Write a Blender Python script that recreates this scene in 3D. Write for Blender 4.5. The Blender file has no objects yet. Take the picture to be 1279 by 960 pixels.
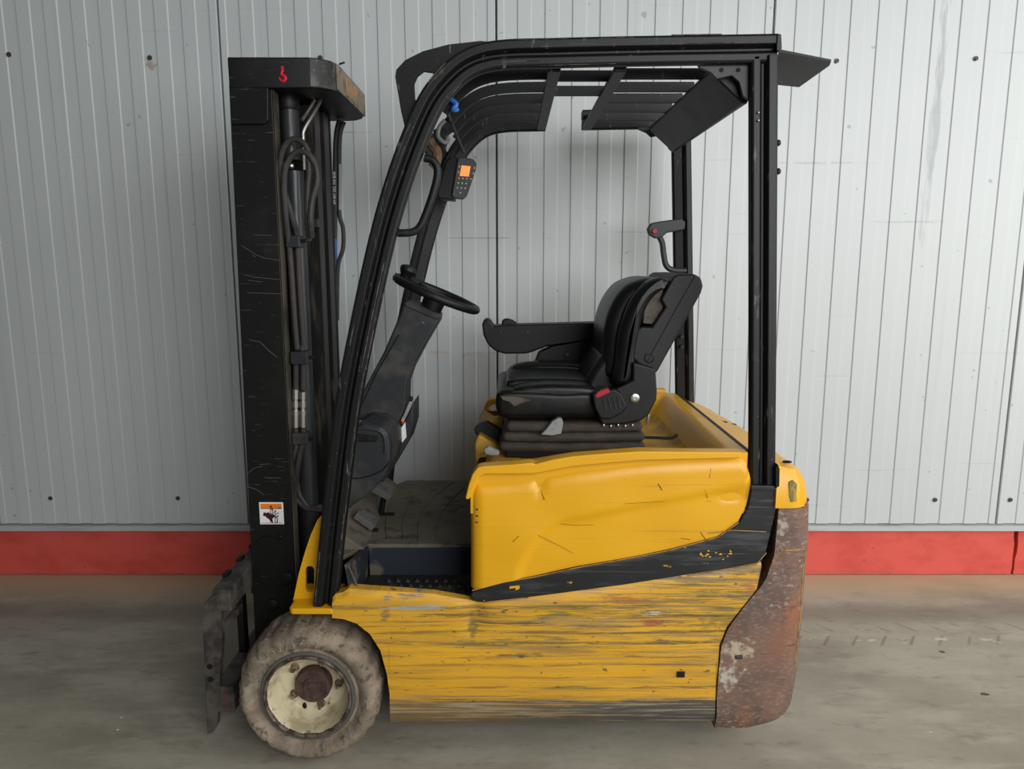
import bpy, bmesh, math, random
from mathutils import Vector, Matrix, noise
from mathutils.geometry import tessellate_polygon
random.seed(7)
R = math.radians
SC = bpy.context.scene
COL = SC.collection

# ------------------------------------------------------------------ camera, world, light, exposure
FPX, CX, CY = 930.0, 639.5, 480.0            # focal length in pixels of the 1279 px frame
PITCH = math.atan(155.0 / FPX)               # looking slightly down
CAM = Vector((0.0, -2.1, 1.545))
cd = bpy.data.cameras.new('camera'); cam = bpy.data.objects.new('camera', cd); COL.objects.link(cam)
cd.sensor_width = 36.0; cd.sensor_fit = 'HORIZONTAL'; cd.lens = FPX / 1279.0 * 36.0
cam.location = CAM; cam.rotation_euler = (math.pi / 2 - PITCH, 0, 0)
SC.camera = cam
SC.view_settings.view_transform = 'Standard'; SC.view_settings.look = 'None'
SC.view_settings.gamma = 1.0; SC.view_settings.exposure = 0.0; SC.view_settings.use_curve_mapping = False

w = bpy.data.worlds.new('hall_ambient'); SC.world = w; w.use_nodes = True
w.node_tree.nodes['Background'].inputs[0].default_value = (0.93, 0.97, 1.0, 1)
w.node_tree.nodes['Background'].inputs[1].default_value = 0.11

def area(name, loc, target, sx, sy, power, col=(1, 1, 1)):
    l = bpy.data.lights.new(name, 'AREA'); l.shape = 'RECTANGLE'; l.size = sx; l.size_y = sy
    l.energy = power; l.color = col
    o = bpy.data.objects.new(name, l); COL.objects.link(o); o.location = loc
    d = Vector(target) - Vector(loc); o.rotation_euler = d.to_track_quat('-Z', 'Y').to_euler()
    return o
area('daylight_hall_door', (4.1, -1.2, 2.3), (0.0, 1.2, 0.6), 2.6, 3.4, 102, (1.0, 0.985, 0.96))
area('front_fill', (2.3, -4.4, 2.5), (1.1, 0.4, 0.6), 3.4, 2.6, 220, (0.99, 0.99, 1.0))  # unseen soft fill added on the camera side to brighten the truck's flank

# ------------------------------------------------------------------ pixel rays -> points on real planes
cp, sp = math.cos(PITCH), math.sin(PITCH)
def P(px, py, Y):
    a = (px - CX) / FPX; b = -(py - CY) / FPX
    d = Vector((a, cp + b * sp, -sp + b * cp))
    t = (Y - CAM.y) / d.y
    return CAM + d * t
def XZ(pts, Y): return [(P(x, y, Y).x, P(x, y, Y).z) for x, y in pts]
def lin(tab, x):
    if x <= tab[0][0]: return tab[0][1]
    for (a, b), (c, d) in zip(tab, tab[1:]):
        if x <= c: return b + (d - b) * ((x - a) / (c - a) if c > a else 1)
    return tab[-1][1]
def sstep(a, b, x):
    t = max(0, min(1, (x - a) / (b - a))); return t * t * (3 - 2 * t)
def spline(pts, n=6, closed=False):
    pts = [Vector(p) for p in pts]; out = []; m = len(pts)
    rng = range(m) if closed else range(m - 1)
    for i in rng:
        if closed: p0, p1, p2, p3 = pts[i - 1], pts[i], pts[(i + 1) % m], pts[(i + 2) % m]
        else: p0, p1, p2, p3 = pts[max(i - 1, 0)], pts[i], pts[i + 1], pts[min(i + 2, m - 1)]
        for k in range(n):
            t = k / n
            out.append(0.5 * ((2 * p1) + (p2 - p0) * t + (2 * p0 - 5 * p1 + 4 * p2 - p3) * t * t + (3 * p1 - p0 - 3 * p2 + p3) * t ** 3))
    if not closed: out.append(pts[-1])
    return out

# ------------------------------------------------------------------ materials
def srgb(c):
    if isinstance(c, str): c = tuple(int(c[i:i + 2], 16) / 255 for i in (0, 2, 4))
    return tuple((x / 12.92 if x <= 0.04045 else ((x + 0.055) / 1.055) ** 2.4) for x in c) + (1.0,)
class NT:
    def __init__(s, name):
        s.m = bpy.data.materials.new(name); s.m.use_nodes = True; s.t = s.m.node_tree
        s.b = s.t.nodes['Principled BSDF']; s.co = s.n('ShaderNodeTexCoord').outputs['Object']
        s.sep = s.n('ShaderNodeSeparateXYZ'); s.l(s.co, s.sep.inputs[0])
    def n(s, k, **kw):
        x = s.t.nodes.new(k)
        for a, b in kw.items(): setattr(x, a, b)
        return x
    def l(s, a, b): s.t.links.new(a, b)
    def put(s, sock, v):
        if hasattr(v, 'is_output') or isinstance(v, bpy.types.NodeSocket): s.l(v, sock)
        else: sock.default_value = v
    def math(s, op, a, b=None, clamp=False):
        x = s.n('ShaderNodeMath', operation=op, use_clamp=clamp); s.put(x.inputs[0], a)
        if b is not None: s.put(x.inputs[1], b)
        return x.outputs[0]
    def ramp(s, v, lo, hi):
        x = s.n('ShaderNodeMapRange', interpolation_type='SMOOTHSTEP'); s.put(x.inputs[0], v)
        x.inputs[1].default_value = lo; x.inputs[2].default_value = hi
        return x.outputs[0]
    def noise(s, scale, detail=5, rough=0.6, off=(0, 0, 0)):
        mp = s.n('ShaderNodeMapping'); s.l(s.co, mp.inputs[0]); mp.inputs[3].default_value = scale if not isinstance(scale, (int, float)) else (scale,) * 3
        mp.inputs[1].default_value = off
        x = s.n('ShaderNodeTexNoise'); s.l(mp.outputs[0], x.inputs['Vector'])
        x.inputs['Scale'].default_value = 1.0; x.inputs['Detail'].default_value = detail; x.inputs['Roughness'].default_value = rough
        return x.outputs[0]
    def blob(s, px, py, rx, ry, Y=.02, soft=.5, nz=None):
        """mask of one worn patch: an ellipse given by its place in the photograph on the plane y = Y"""
        c = P(px, py, Y); sx = abs(P(px + rx, py, Y).x - c.x); sz = abs(P(px, py + ry, Y).z - c.z)
        a = s.math('DIVIDE', s.math('SUBTRACT', s.sep.outputs[0], c.x), sx); b = s.math('DIVIDE', s.math('SUBTRACT', s.sep.outputs[2], c.z), sz)
        d = s.math('SQRT', s.math('ADD', s.math('MULTIPLY', a, a), s.math('MULTIPLY', b, b)))
        n = s.noise(nz or (14, 14, 60), detail=5, off=(px * .01, 0, py * .01))
        d = s.math('ADD', d, s.math('MULTIPLY', s.math('SUBTRACT', n, .5), 5.0))
        n2 = s.ramp(s.noise((nz or (10, 10, 240)), detail=4, off=(px * .02, 1, py * .02)), .36, .54)
        return s.math('MULTIPLY', s.math('SUBTRACT', 1.0, s.ramp(d, .5, 1.25)), n2)
    def mix(s, f, a, b):
        x = s.n('ShaderNodeMix', data_type='RGBA'); s.put(x.inputs[0], f); s.put(x.inputs[6], a); s.put(x.inputs[7], b)
        return x.outputs[2]
    def mixf(s, f, a, b):
        x = s.n('ShaderNodeMix', data_type='FLOAT'); s.put(x.inputs[0], f); s.put(x.inputs[2], a); s.put(x.inputs[3], b)
        return x.outputs[0]
    def bump(s, h, strength=0.3, dist=0.003):
        x = s.n('ShaderNodeBump'); s.put(x.inputs['Height'], h); x.inputs['Strength'].default_value = strength; x.inputs['Distance'].default_value = dist
        if s.b.inputs['Normal'].is_linked: s.l(s.b.inputs['Normal'].links[0].from_socket, x.inputs['Normal'])
        s.l(x.outputs[0], s.b.inputs['Normal'])
    def fin(s, col, rough=0.5, metal=0.0, spec=0.5):
        s.put(s.b.inputs['Base Color'], col); s.put(s.b.inputs['Roughness'], rough); s.put(s.b.inputs['Metallic'], metal)
        s.b.inputs['Specular IOR Level'].default_value = spec
        return s.m

def M(name, col, rough=0.5, metal=0.0, layers=(), bump=None, spec=0.35):
    """layers: (colour, noise scale, lo, hi, strength, layer roughness)"""
    t = NT(name); c = srgb(col); r = rough
    for i, (lc, sc, lo, hi, st, lr) in enumerate(layers):
        f = t.math('MULTIPLY', t.ramp(t.noise(sc, off=(i * 3.7, i * 1.3, 5.1 * i)), lo, hi), st)
        c = t.mix(f, c, srgb(lc)); r = t.mixf(f, r, lr)
    if bump: t.bump(t.noise(bump[0], detail=6), bump[1], bump[2])
    return t.fin(c, r, metal, spec)

MAT = {}
MAT['black_paint'] = M('black_paint', '0d0e0f', 0.48, 0, [('4a4947', (9, 9, 9), .62, .8, .45, .7), ('77726a', (55, 55, 12), .62, .72, .6, .7), ('8d877b', (120, 120, 120), .68, .74, .5, .7)], ((40, 40, 40), .12, .002))
MAT['mast_black'] = M('mast_black', '090909', 0.5, 0, [('242220', (4, 4, 4), .5, .8, .6, .7), ('6d6a64', (14, 14, 300), .66, .70, .55, .7), ('8a867e', (110, 110, 110), .73, .76, .7, .7)], ((30, 30, 30), .12, .002))
MAT['mast_grease'] = M('mast_grease', '1c1b1a', 0.38, 0.2, [('4c4740', (30, 30, 5), .5, .75, .8, .6)], ((60, 60, 8), .15, .002))
MAT['plastic_black'] = M('plastic_black', '0e0f10', 0.5, 0, [('33322f', (12, 12, 12), .5, .8, .5, .7)], ((500, 500, 500), .12, .0006))
MAT['plastic_dash'] = M('plastic_dash', '2a2c2f', 0.45, 0, [('524f49', (7, 7, 7), .45, .7, .6, .75)], ((500, 500, 500), .15, .0006))
MAT['vinyl'] = M('vinyl', '0b0c0d', 0.36, 0, [('2c2b29', (9, 9, 9), .5, .8, .4, .55)], ((350, 350, 350), .12, .0006))
MAT['foam'] = M('foam', '5b564e', 0.9, 0, [('39362f', (40, 40, 40), .4, .7, .7, .9)], ((120, 120, 120), .4, .002))
MAT['rubber'] = M('rubber', '23221f', 0.65, 0, [('4a463d', (10, 10, 10), .45, .8, .6, .8)], ((60, 60, 60), .15, .002))
MAT['hose'] = M('hose', '333230', 0.5, 0, [('55514a', (25, 25, 25), .45, .8, .6, .7)])
MAT['hose_dark'] = M('hose_dark', '17181a', 0.38)
MAT['bellows'] = M('bellows', '37322c', 0.7, 0, [('5a5245', (12, 12, 30), .45, .8, .6, .85)], ((60, 60, 60), .2, .002))
MAT['steel'] = M('steel', 'b9b6ae', 0.32, 0.9, [('6b6459', (40, 40, 40), .5, .75, .7, .6)])
MAT['steel_pipe'] = M('steel_pipe', '8f8c85', 0.35, 0.7, [('4b463f', (20, 20, 20), .5, .75, .6, .6)])
MAT['grey_plastic'] = M('grey_plastic', '8f918f', 0.45, 0, [('5f5e5a', (60, 60, 60), .5, .75, .6, .6)])
MAT['white_paint'] = M('white_paint', 'e6e6e2', 0.5)
MAT['blue_print'] = M('blue_print', '2f5f9a', 0.5)
MAT['blue_plastic'] = M('blue_plastic', '2a6fc4', 0.4)
MAT['red_paint'] = M('red_paint', 'd01838', 0.5)
MAT['red_plastic'] = M('red_plastic', 'a3222b', 0.45)
MAT['orange_print'] = M('orange_print', 'ef7d12', 0.5)
MAT['maroon_print'] = M('maroon_print', '3b1222', 0.5)
MAT['dark_print'] = M('dark_print', '15151c', 0.5)
MAT['button'] = M('button', '9aa08c', 0.5)
MAT['wire_rust'] = M('wire_rust', '6d523c', 0.8, 0, [('2c231c', (60, 60, 60), .4, .7, .8, .9)])
MAT['mud_steel'] = M('mud_steel', '55504a', 0.75, 0.1, [('2b2826', (14, 14, 14), .4, .65, .9, .6), ('6e3c28', (35, 35, 35), .58, .75, .7, .85)], ((50, 50, 50), .4, .004))
MAT['hub_rust'] = M('hub_rust', '57443c', 0.75, 0.1, [('34282a', (40, 40, 40), .4, .65, .8, .7), ('7d6558', (90, 90, 90), .6, .75, .7, .8)], ((160, 160, 160), .4, .002))
MAT['faded_orange'] = M('faded_orange', 'b9894f', .7, 0, [('8b8073', (40, 40, 40), .45, .55, 1, .7), ('5a4a3a', (80, 80, 30), .56, .62, .8, .7)])
MAT['dirt'] = M('dirt', '5d5547', .9, 0, [('39342c', (90, 90, 90), .45, .6, .9, .9)], ((120, 120, 120), .5, .003))
MAT['scratch_grey'] = M('scratch_grey', '6a6863', .6)
MAT['scuff_brown'] = M('scuff_brown', '55504a', .65, 0, [('2a2826', (30, 30, 30), .45, .55, .9, .6)])
MAT['pedal_rubber'] = M('pedal_rubber', '5a5a57', .6, 0, [('2f2e2c', (30, 30, 30), .45, .7, .8, .7)])
MAT['lit_black'] = M('lit_black', '4a4947', .42, .1, [('222222', (9, 9, 9), .42, .6, .9, .5), ('77736c', (70, 70, 70), .58, .68, .6, .7)], ((60, 60, 60), .3, .002))  # black paint coloured grey as if lit, for the crosshead corner
MAT['rail_tan'] = M('rail_tan', '5c564c', .55, .2, [('2c2a27', (9, 9, 6), .42, .62, .9, .6)])
MAT['bolt_rust'] = M('bolt_rust', '94806a', .6, .3, [('3f332b', (60, 60, 60), .45, .6, .8, .7)])
MAT['crease_dark'] = M('crease_dark', '5e4718', .7)
MAT['underbody'] = M('underbody', '0e0e0e', 0.8)
MAT['crosshead_rear'] = M('crosshead_rear', '8b8073', 0.6, 0.1, [('5c4d3e', (8, 20, 20), .45, .7, .8, .7), ('b9936a', (14, 14, 30), .62, .72, .8, .7)], ((60, 60, 60), .25, .002))
MAT['floor_mat'] = M('floor_mat', '686254', 0.8, 0, [('7d7565', (5, 5, 5), .4, .7, .7, .85), ('39362f', (14, 14, 14), .52, .68, .7, .85)], ((90, 90, 90), .25, .002))
MAT['step_blue'] = M('step_blue', '2b3038', 0.45, 0, [('6d6354', (6, 6, 9), .52, .64, .7, .85)], ((50, 50, 50), .15, .002))
MAT['tread_plate'] = M('tread_plate', '323233', 0.38, 0.3, [('6a6152', (9, 9, 9), .45, .62, .8, .8)])
MAT['screen'] = None

# yellow paints
def yellow(name, grime):
    t = NT(name); c = srgb('e0a60c')
    c = t.mix(t.math('MULTIPLY', t.ramp(t.noise((3, 3, 3)), .35, .75), .35), c, srgb('cf9410'))
    st = t.ramp(t.noise((1.3, 3, 110), detail=4), .58, .72)                   # thin horizontal scuffs
    c = t.mix(t.math('MULTIPLY', st, .28 * grime), c, srgb('8a6420'))
    nk = t.ramp(t.noise((28, 28, 40), detail=3, off=(4, 4, 4)), .71, .77)      # nicks
    c = t.mix(t.math('MULTIPLY', nk, .75 * grime), c, srgb('4a3a1c'))
    ln = t.ramp(t.noise((2.0, 2, 260), detail=2, off=(9, 0, 3)), .70, .74)
    c = t.mix(t.math('MULTIPLY', ln, .5 * grime), c, srgb('55431d'))
    t.bump(t.noise((5, 5, 14), detail=3), .12, .01)
    return t.fin(c, t.mixf(st, .38, .55))
MAT['yellow'] = yellow('yellow_paint', 1.0)
MAT['yellow_clean'] = yellow('yellow_paint_clean', .45)

def yellow_dirty():
    t = NT('yellow_paint_grimy'); c = srgb('d9a52a')
    f = t.ramp(t.noise((7, 7, 7)), .38, .62)
    c = t.mix(t.math('MULTIPLY', f, .65), c, srgb('8c6a38'))
    c = t.mix(t.math('MULTIPLY', t.ramp(t.noise((30, 30, 30), off=(3, 2, 1)), .55, .75), .7), c, srgb('5d4a30'))
    return t.fin(c, .6)
MAT['yellow_dirty'] = yellow_dirty()

def scraped():
    t = NT('scraped_yellow'); c = srgb('dca41f')
    X, Z = t.sep.outputs[0], t.sep.outputs[2]
    right = t.ramp(X, -.30, .45); upper = t.ramp(Z, .33, .40)
    c = t.mix(t.math('MULTIPLY', t.ramp(t.noise((2.5, 2, 34), detail=5), .38, .68), .55), c, srgb('bd8f34'))
    # rubbed zones, olive and brown-grey, streaked along the truck
    zone = t.ramp(t.noise((1.3, 1, 13), detail=4, off=(3, 3, 1)), .42, .56)
    zone = t.math('MULTIPLY', zone, t.mixf(t.math('MULTIPLY', right, upper), .35, 1.0))
    st = t.ramp(t.noise((3.2, 2, 80), detail=10, rough=.78, off=(1, 7, 3)), .47, .56)
    c = t.mix(t.math('MULTIPLY', t.math('MULTIPLY', zone, st), .9), c, srgb('5f5733'))
    st2 = t.ramp(t.noise((1.6, 2, 60), detail=10, rough=.78, off=(11, 7, 3)), .50, .57)
    c = t.mix(t.math('MULTIPLY', t.math('MULTIPLY', st2, t.mixf(right, .25, .8)), t.mixf(upper, .45, 1.0)), c, srgb('8a7650'))
    # dark rub lines at their heights
    for z0, wd, st_, sd in ((.452, .010, .95, 1), (.386, .010, .9, 2), (.505, .008, .8, 3), (.243, .006, .75, 4), (.318, .005, .6, 5), (.345, .004, .7, 6), (.425, .006, .8, 7), (.475, .006, .7, 8), (.275, .004, .5, 9)):
        d = t.math('ABSOLUTE', t.math('SUBTRACT', t.math('ADD', Z, t.math('MULTIPLY', t.math('SUBTRACT', t.noise((2.0, 2, 2), off=(z0 * 9, 0, 0)), .5), .03)), z0))
        band = t.math('SUBTRACT', 1.0, t.ramp(d, wd * .2, wd * 1.5))
        brk = t.ramp(t.noise((4, 3, 90), detail=9, rough=.78, off=(z0 * 31 + sd, 2, 0)), .47, .53)
        f = t.math('MULTIPLY', t.math('MULTIPLY', band, brk), t.mixf(right, st_ * .75, st_), True)
        c = t.mix(f, c, srgb('4c4a35'))
    # fine scratches
    s1 = t.ramp(t.noise((2.6, 2, 200), detail=5, off=(1, 7, 3)), .58, .66)
    c = t.mix(t.math('MULTIPLY', s1, t.math('MULTIPLY', zone, t.mixf(right, .6, .8))), c, srgb('5a4a28'))
    s3 = t.ramp(t.noise((3.0, 2, 420), detail=3, off=(5, 2, 8)), .62, .70)
    c = t.mix(t.math('MULTIPLY', s3, .35), c, srgb('6e5828'))
    nk = t.ramp(t.noise((26, 20, 60), detail=3, off=(6, 4, 4)), .66, .70)
    c = t.mix(t.math('MULTIPLY', nk, .75), c, srgb('44402f'))
    # single marks
    for px, py, rx, ry, col, a in ((690, 769, 30, 7, '6b6d45', .9), (515, 745, 36, 3.5, '6f7073', .9), (520, 759, 36, 3.5, '9aa0a0', .85), (560, 768, 60, 3, '55502f', .8), (590, 786, 5, 16, '5f5a34', .8), (482, 767, 5, 9, '6d6140', .8), (815, 778, 16, 4, 'a1472f', .85), (772, 751, 26, 5, 'a05a33', .7), (940, 733, 12, 6, '9d5a3a', .7), (824, 765, 14, 3, 'cfcabb', .8), (640, 818, 34, 2.6, '4a4538', .9), (640, 800, 60, 3, '5f6040', .75), (850, 802, 40, 3.5, '55563a', .85), (880, 715, 60, 6, '6a5a3c', .7), (905, 775, 40, 8, '6d6440', .7), (900, 745, 45, 4, '5d5c38', .8)):
        c = t.mix(t.math('MULTIPLY', t.blob(px, py, rx, ry), a), c, srgb(col))
    # worn grey sill along the lower edge
    zz = t.math('ADD', Z, t.math('MULTIPLY', t.math('SUBTRACT', t.noise((2.2, 2, 70), detail=10, rough=.78), .5), .16))
    low = t.math('SUBTRACT', 1.0, t.ramp(zz, .185, .212))
    lowc = t.mix(t.ramp(t.noise((3, 3, 130), detail=8, rough=.7), .50, .62), srgb('4a4843'), srgb('8d8062'))
    lowc = t.mix(t.math('MULTIPLY', t.ramp(t.noise((4, 3, 90), detail=5, off=(4, 4, 4)), .55, .66), .7), lowc, srgb('8e8d88'))
    c = t.mix(t.math('MULTIPLY', low, t.mixf(right, .8, 1.0)), c, lowc)
    t.bump(t.noise((2, 2, 120), detail=5), .3, .003)
    t.bump(t.noise((4, 4, 6), detail=2), .25, .012)
    return t.fin(c, t.mixf(st, .42, .62))
MAT['scraped'] = scraped()

def stripe():
    t = NT('black_stripe'); c = srgb('17191c')
    c = t.mix(t.math('MULTIPLY', t.ramp(t.noise((5, 5, 40), detail=5), .48, .72), .7), c, srgb('4a4c50'))
    c = t.mix(t.math('MULTIPLY', t.ramp(t.noise((3, 3, 200), detail=4), .62, .7), .5), c, srgb('6b665c'))
    c = t.mix(t.ramp(t.noise((20, 20, 55), detail=4, off=(3, 3, 3)), .70, .73), c, srgb('c4982e'))
    return t.fin(c, .42)
MAT['stripe'] = stripe()
MAT['cover_scrape'] = M('cover_scrape', 'b08f35', .6, 0, [('6a6a4c', (50, 50, 30), .42, .56, .9, .7)])

def rust():
    t = NT('scuffed_rust'); c = srgb('74594b')
    Z = t.sep.outputs[2]
    c = t.mix(t.ramp(t.noise((5, 5, 4), detail=6), .40, .60), c, srgb('5d4c44'))
    c = t.mix(t.math('MULTIPLY', t.ramp(t.math('ADD', t.noise((5, 5, 5), detail=5, off=(4, 0, 2)), t.math('MULTIPLY', Z, .12)), .54, .70), .6), c, srgb('8a5638'))
    c = t.mix(t.math('MULTIPLY', t.ramp(t.noise((60, 60, 160), detail=5, off=(1, 2, 2)), .50, .66), .5), c, srgb('8d7a6c'))
    pat = t.ramp(t.noise((7, 7, 7), detail=4, off=(2, 5, 1)), .48, .62)
    c = t.mix(t.math('MULTIPLY', t.math('MULTIPLY', t.ramp(t.noise((55, 55, 75), detail=7, rough=.7, off=(7, 2, 2)), .52, .64), pat), .8), c, srgb('a99f92'))
    c = t.mix(t.math('MULTIPLY', t.ramp(t.noise((10, 10, 120), detail=4, off=(7, 8, 2)), .60, .68), .6), c, srgb('3f332d'))
    for px, py, rx, ry, col, a in ((922, 812, 16, 12, 'b5a98e', .8), (908, 842, 14, 16, 'b9b3a6', .8), (975, 660, 6, 10, 'b9b3a6', .6), (990, 760, 14, 20, '9c5a34', .6)):
        c = t.mix(t.math('MULTIPLY', t.blob(px, py, rx, ry, nz=(40, 40, 40)), a), c, srgb(col))
    t.bump(t.noise((60, 60, 60), detail=6), .3, .003); t.bump(t.noise((9, 9, 9), detail=3), .2, .01)
    return t.fin(c, .55)
MAT['rust'] = rust()
MAT['rust_edge'] = M('rust_edge', 'a08050', .6, 0, [('6a5040', (40, 40, 40), .45, .65, .8, .7)])

def mud():
    t = NT('muddy_rubber'); c = srgb('7f7363')
    c = t.mix(t.math('MULTIPLY', t.ramp(t.noise((14, 14, 14), detail=6), .40, .62), .8), c, srgb('9c8f7d'))
    n3 = t.noise((34, 34, 34), detail=7, rough=.7, off=(3, 1, 2))
    c = t.mix(t.math('MULTIPLY', t.ramp(n3, .54, .64), .8), c, srgb('4b443b'))
    c = t.mix(t.math('MULTIPLY', t.ramp(t.noise((9, 9, 9), detail=4, off=(8, 1, 2)), .52, .66), .5), c, srgb('5f574b'))
    t.bump(n3, .7, .012); t.bump(t.noise((90, 90, 90), detail=6), .5, .004)
    return t.fin(c, .88, 0, .2)
MAT['mud'] = mud()
MAT['tyre_letter'] = M('tyre_letter', 'a2957f', .85, 0, [('5d5548', (60, 60, 60), .48, .6, .8, .85)])  # lighter tan stands in for the shading that picks out the raised letters
MAT['tyre_bead'] = M('tyre_bead', '55534e', .7, 0, [('6b6456', (20, 20, 20), .5, .75, .6, .8)])
def cream():
    t = NT('cream_rim_paint'); c = srgb('cfc5a4')
    c = t.mix(t.math('MULTIPLY', t.ramp(t.noise((16, 16, 16), detail=6), .46, .66), .65), c, srgb('8d7d5c'))
    c = t.mix(t.math('MULTIPLY', t.ramp(t.noise((30, 30, 30), detail=6, off=(2, 2, 2)), .60, .70), .9), c, srgb('3d3028'))
    return t.fin(c, .5)
MAT['cream'] = cream()
MAT['rim_edge'] = M('rim_edge', '6c6258', .6, .3, [('3a2a22', (30, 30, 30), .42, .6, .9, .8), ('b9ad95', (40, 40, 40), .60, .72, .8, .6)], ((90, 90, 90), .4, .003))

def panel_mat():
    t = NT('grey_panel_enamel'); c = srgb('c3c8c8')
    t.co = t.n('ShaderNodeNewGeometry').outputs['Position']; t.l(t.co, t.sep.inputs[0])
    c = t.mix(t.math('MULTIPLY', t.ramp(t.noise((1.2, 1, .5), detail=4), .35, .7), .25), c, srgb('b4b9b9'))
    c = t.mix(t.math('MULTIPLY', t.ramp(t.noise((40, 1, .8), detail=5, off=(3, 0, 0)), .60, .72), .12), c, srgb('8f9393'))
    c = t.mix(t.math('MULTIPLY', t.ramp(t.noise((20, 1, 22), detail=2, off=(5, 0, 4)), .735, .76), .5), c, srgb('7d7f7d'))
    c = t.mix(t.math('MULTIPLY', t.ramp(t.noise((1.5, 1, 90), detail=2, off=(7, 0, 2)), .735, .75), .3), c, srgb('8a8886'))
    for px, py, rx, ry, col, a, nz in ((1180, 40, 5, 60, '8f9494', .6, (30, 1, 4)), (1172, 130, 5, 60, '969b9b', .6, (30, 1, 4)), (1160, 200, 5, 60, '9ba0a0', .5, (30, 1, 4)), (590, 297, 75, .8, '7f8080', .5, (8, 1, 30)), (1040, 203, 60, 1.2, '8f9292', .5, (8, 1, 30)), (545, 440, 12, 1.6, 'b08560', .7, (8, 1, 30)), (600, 441, 60, 3, 'b3a193', .4, (8, 1, 30)), (1130, 277, 60, 1.5, '9a9d9d', .5, (8, 1, 30)), (440, 165, 60, 1.0, '8d9090', .5, (8, 1, 30)), (187, 80, 6, 5, '9b7f66', .6, (40, 1, 40))):
        c = t.mix(t.math('MULTIPLY', t.blob(px, py, rx, ry, Y=1.39, nz=nz), a), c, srgb(col))
    return t.fin(c, t.mixf(t.noise((3, 1, 3)), .36, .5), 0, .5)
MAT['panel'] = panel_mat()
MAT['flashing'] = M('flashing', 'b7bbba', .4, 0, [('8d8f8c', (3, 3, 30), .45, .7, .6, .5)])
MAT['screw_head'] = M('screw_head', '6f6b66', .45, .6, [('3a2f28', (90, 90, 90), .4, .6, .8, .7)])

def plinth_mat():
    t = NT('red_painted_concrete'); c = srgb('d6564a')
    c = t.mix(t.math('MULTIPLY', t.ramp(t.noise((5, 5, 9), detail=6), .42, .7), .5), c, srgb('b83a30'))
    c = t.mix(t.math('MULTIPLY', t.ramp(t.noise((30, 9, 30), detail=4, off=(2, 2, 2)), .66, .72), .7), c, srgb('7a2d26'))
    c = t.mix(t.math('MULTIPLY', t.math('SUBTRACT', 1.0, t.ramp(t.math('ADD', t.sep.outputs[2], t.math('MULTIPLY', t.noise((9, 5, 9)), .03)), .012, .035)), .6), c, srgb('7d5a4c'))
    t.bump(t.noise((40, 40, 40), detail=5), .25, .003)
    return t.fin(c, .6)
MAT['plinth'] = plinth_mat()

def floor_material():
    t = NT('stained_concrete'); c = srgb('a39d8d')
    X, Y = t.sep.outputs[0], t.sep.outputs[1]
    c = t.mix(t.ramp(t.noise((.9, 1.3, 1), detail=6), .36, .66), c, srgb('8a8474'))
    c = t.mix(t.math('MULTIPLY', t.ramp(t.noise((2.2, 6, 1), detail=8, rough=.7, off=(4, 3, 0)), .44, .62), .6), c, srgb('aea898'))
    c = t.mix(t.math('MULTIPLY', t.ramp(t.noise((7, 18, 1), detail=7, rough=.7, off=(1, 8, 0)), .54, .68), .4), c, srgb('655f52'))
    # dusty strip along the wall
    dust = t.ramp(t.math('ADD', Y, t.math('MULTIPLY', t.noise((2.5, 2.5, 1), detail=5), .35)), 1.20, 1.52)
    c = t.mix(t.math('MULTIPLY', dust, .75), c, srgb('c4b491'))
    dd = t.math('ABSOLUTE', t.math('SUBTRACT', t.math('ADD', Y, t.math('MULTIPLY', t.noise((1.2, 1.2, 1)), .2)), 1.10))
    c = t.mix(t.math('MULTIPLY', t.math('SUBTRACT', 1, t.ramp(dd, .02, .14)), .45), c, srgb('6e6252'))
    # chevron tyre prints right of the truck
    for y0, sgn in ((.865, 1), (.755, -1)):
        ph = t.math('FRACT', t.math('ADD', t.math('MULTIPLY', X, 8.5), t.math('MULTIPLY', Y, 6.0 * sgn)))
        bar = t.math('SUBTRACT', 1, t.ramp(t.math('ABSOLUTE', t.math('SUBTRACT', ph, .5)), .03, .09))
        row = t.math('SUBTRACT', 1, t.ramp(t.math('ABSOLUTE', t.math('SUBTRACT', Y, y0)), .03, .05))
        brk = t.ramp(t.noise((6, 6, 1), detail=3, off=(y0 * 9, 0, 0)), .38, .6)
        f = t.math('MULTIPLY', t.math('MULTIPLY', bar, row), t.math('MULTIPLY', brk, t.ramp(X, .9, 1.2)))
        c = t.mix(t.math('MULTIPLY', f, .55), c, srgb('655b4d'))
    wp = t.math('MULTIPLY', t.ramp(t.noise((8, 14, 1), detail=5, off=(.3, 6, 0)), .60, .68), t.math('SUBTRACT', 1, t.ramp(t.math('ABSOLUTE', t.math('SUBTRACT', Y, .74)), .03, .09)))
    c = t.mix(t.math('MULTIPLY', t.math('MULTIPLY', wp, t.ramp(X, .8, 1.0)), .7), c, srgb('cfcac0'))
    sp_ = t.ramp(t.noise((34, 34, 1), detail=2, off=(2, 1, 0)), .755, .775)
    c = t.mix(t.math('MULTIPLY', sp_, .6), c, srgb('d0cbbd'))
    dk = t.ramp(t.noise((11, 26, 1), detail=8, rough=.75, off=(8, 1, 0)), .64, .70)
    c = t.mix(t.math('MULTIPLY', dk, .55), c, srgb('474039'))
    t.bump(t.noise((30, 30, 1), detail=7), .2, .004)
    return t.fin(c, t.mixf(t.noise((2, 2, 1), off=(3, 3, 0)), .5, .75), 0, .4)
MAT['floor'] = floor_material()

def emit(name, col, s):
    t = NT(name); t.b.inputs['Emission Color'].default_value = srgb(col); t.b.inputs['Emission Strength'].default_value = s
    return t.fin(srgb(col), .3)
MAT['screen'] = emit('lit_orange_screen', 'f57a10', .75)

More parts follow.
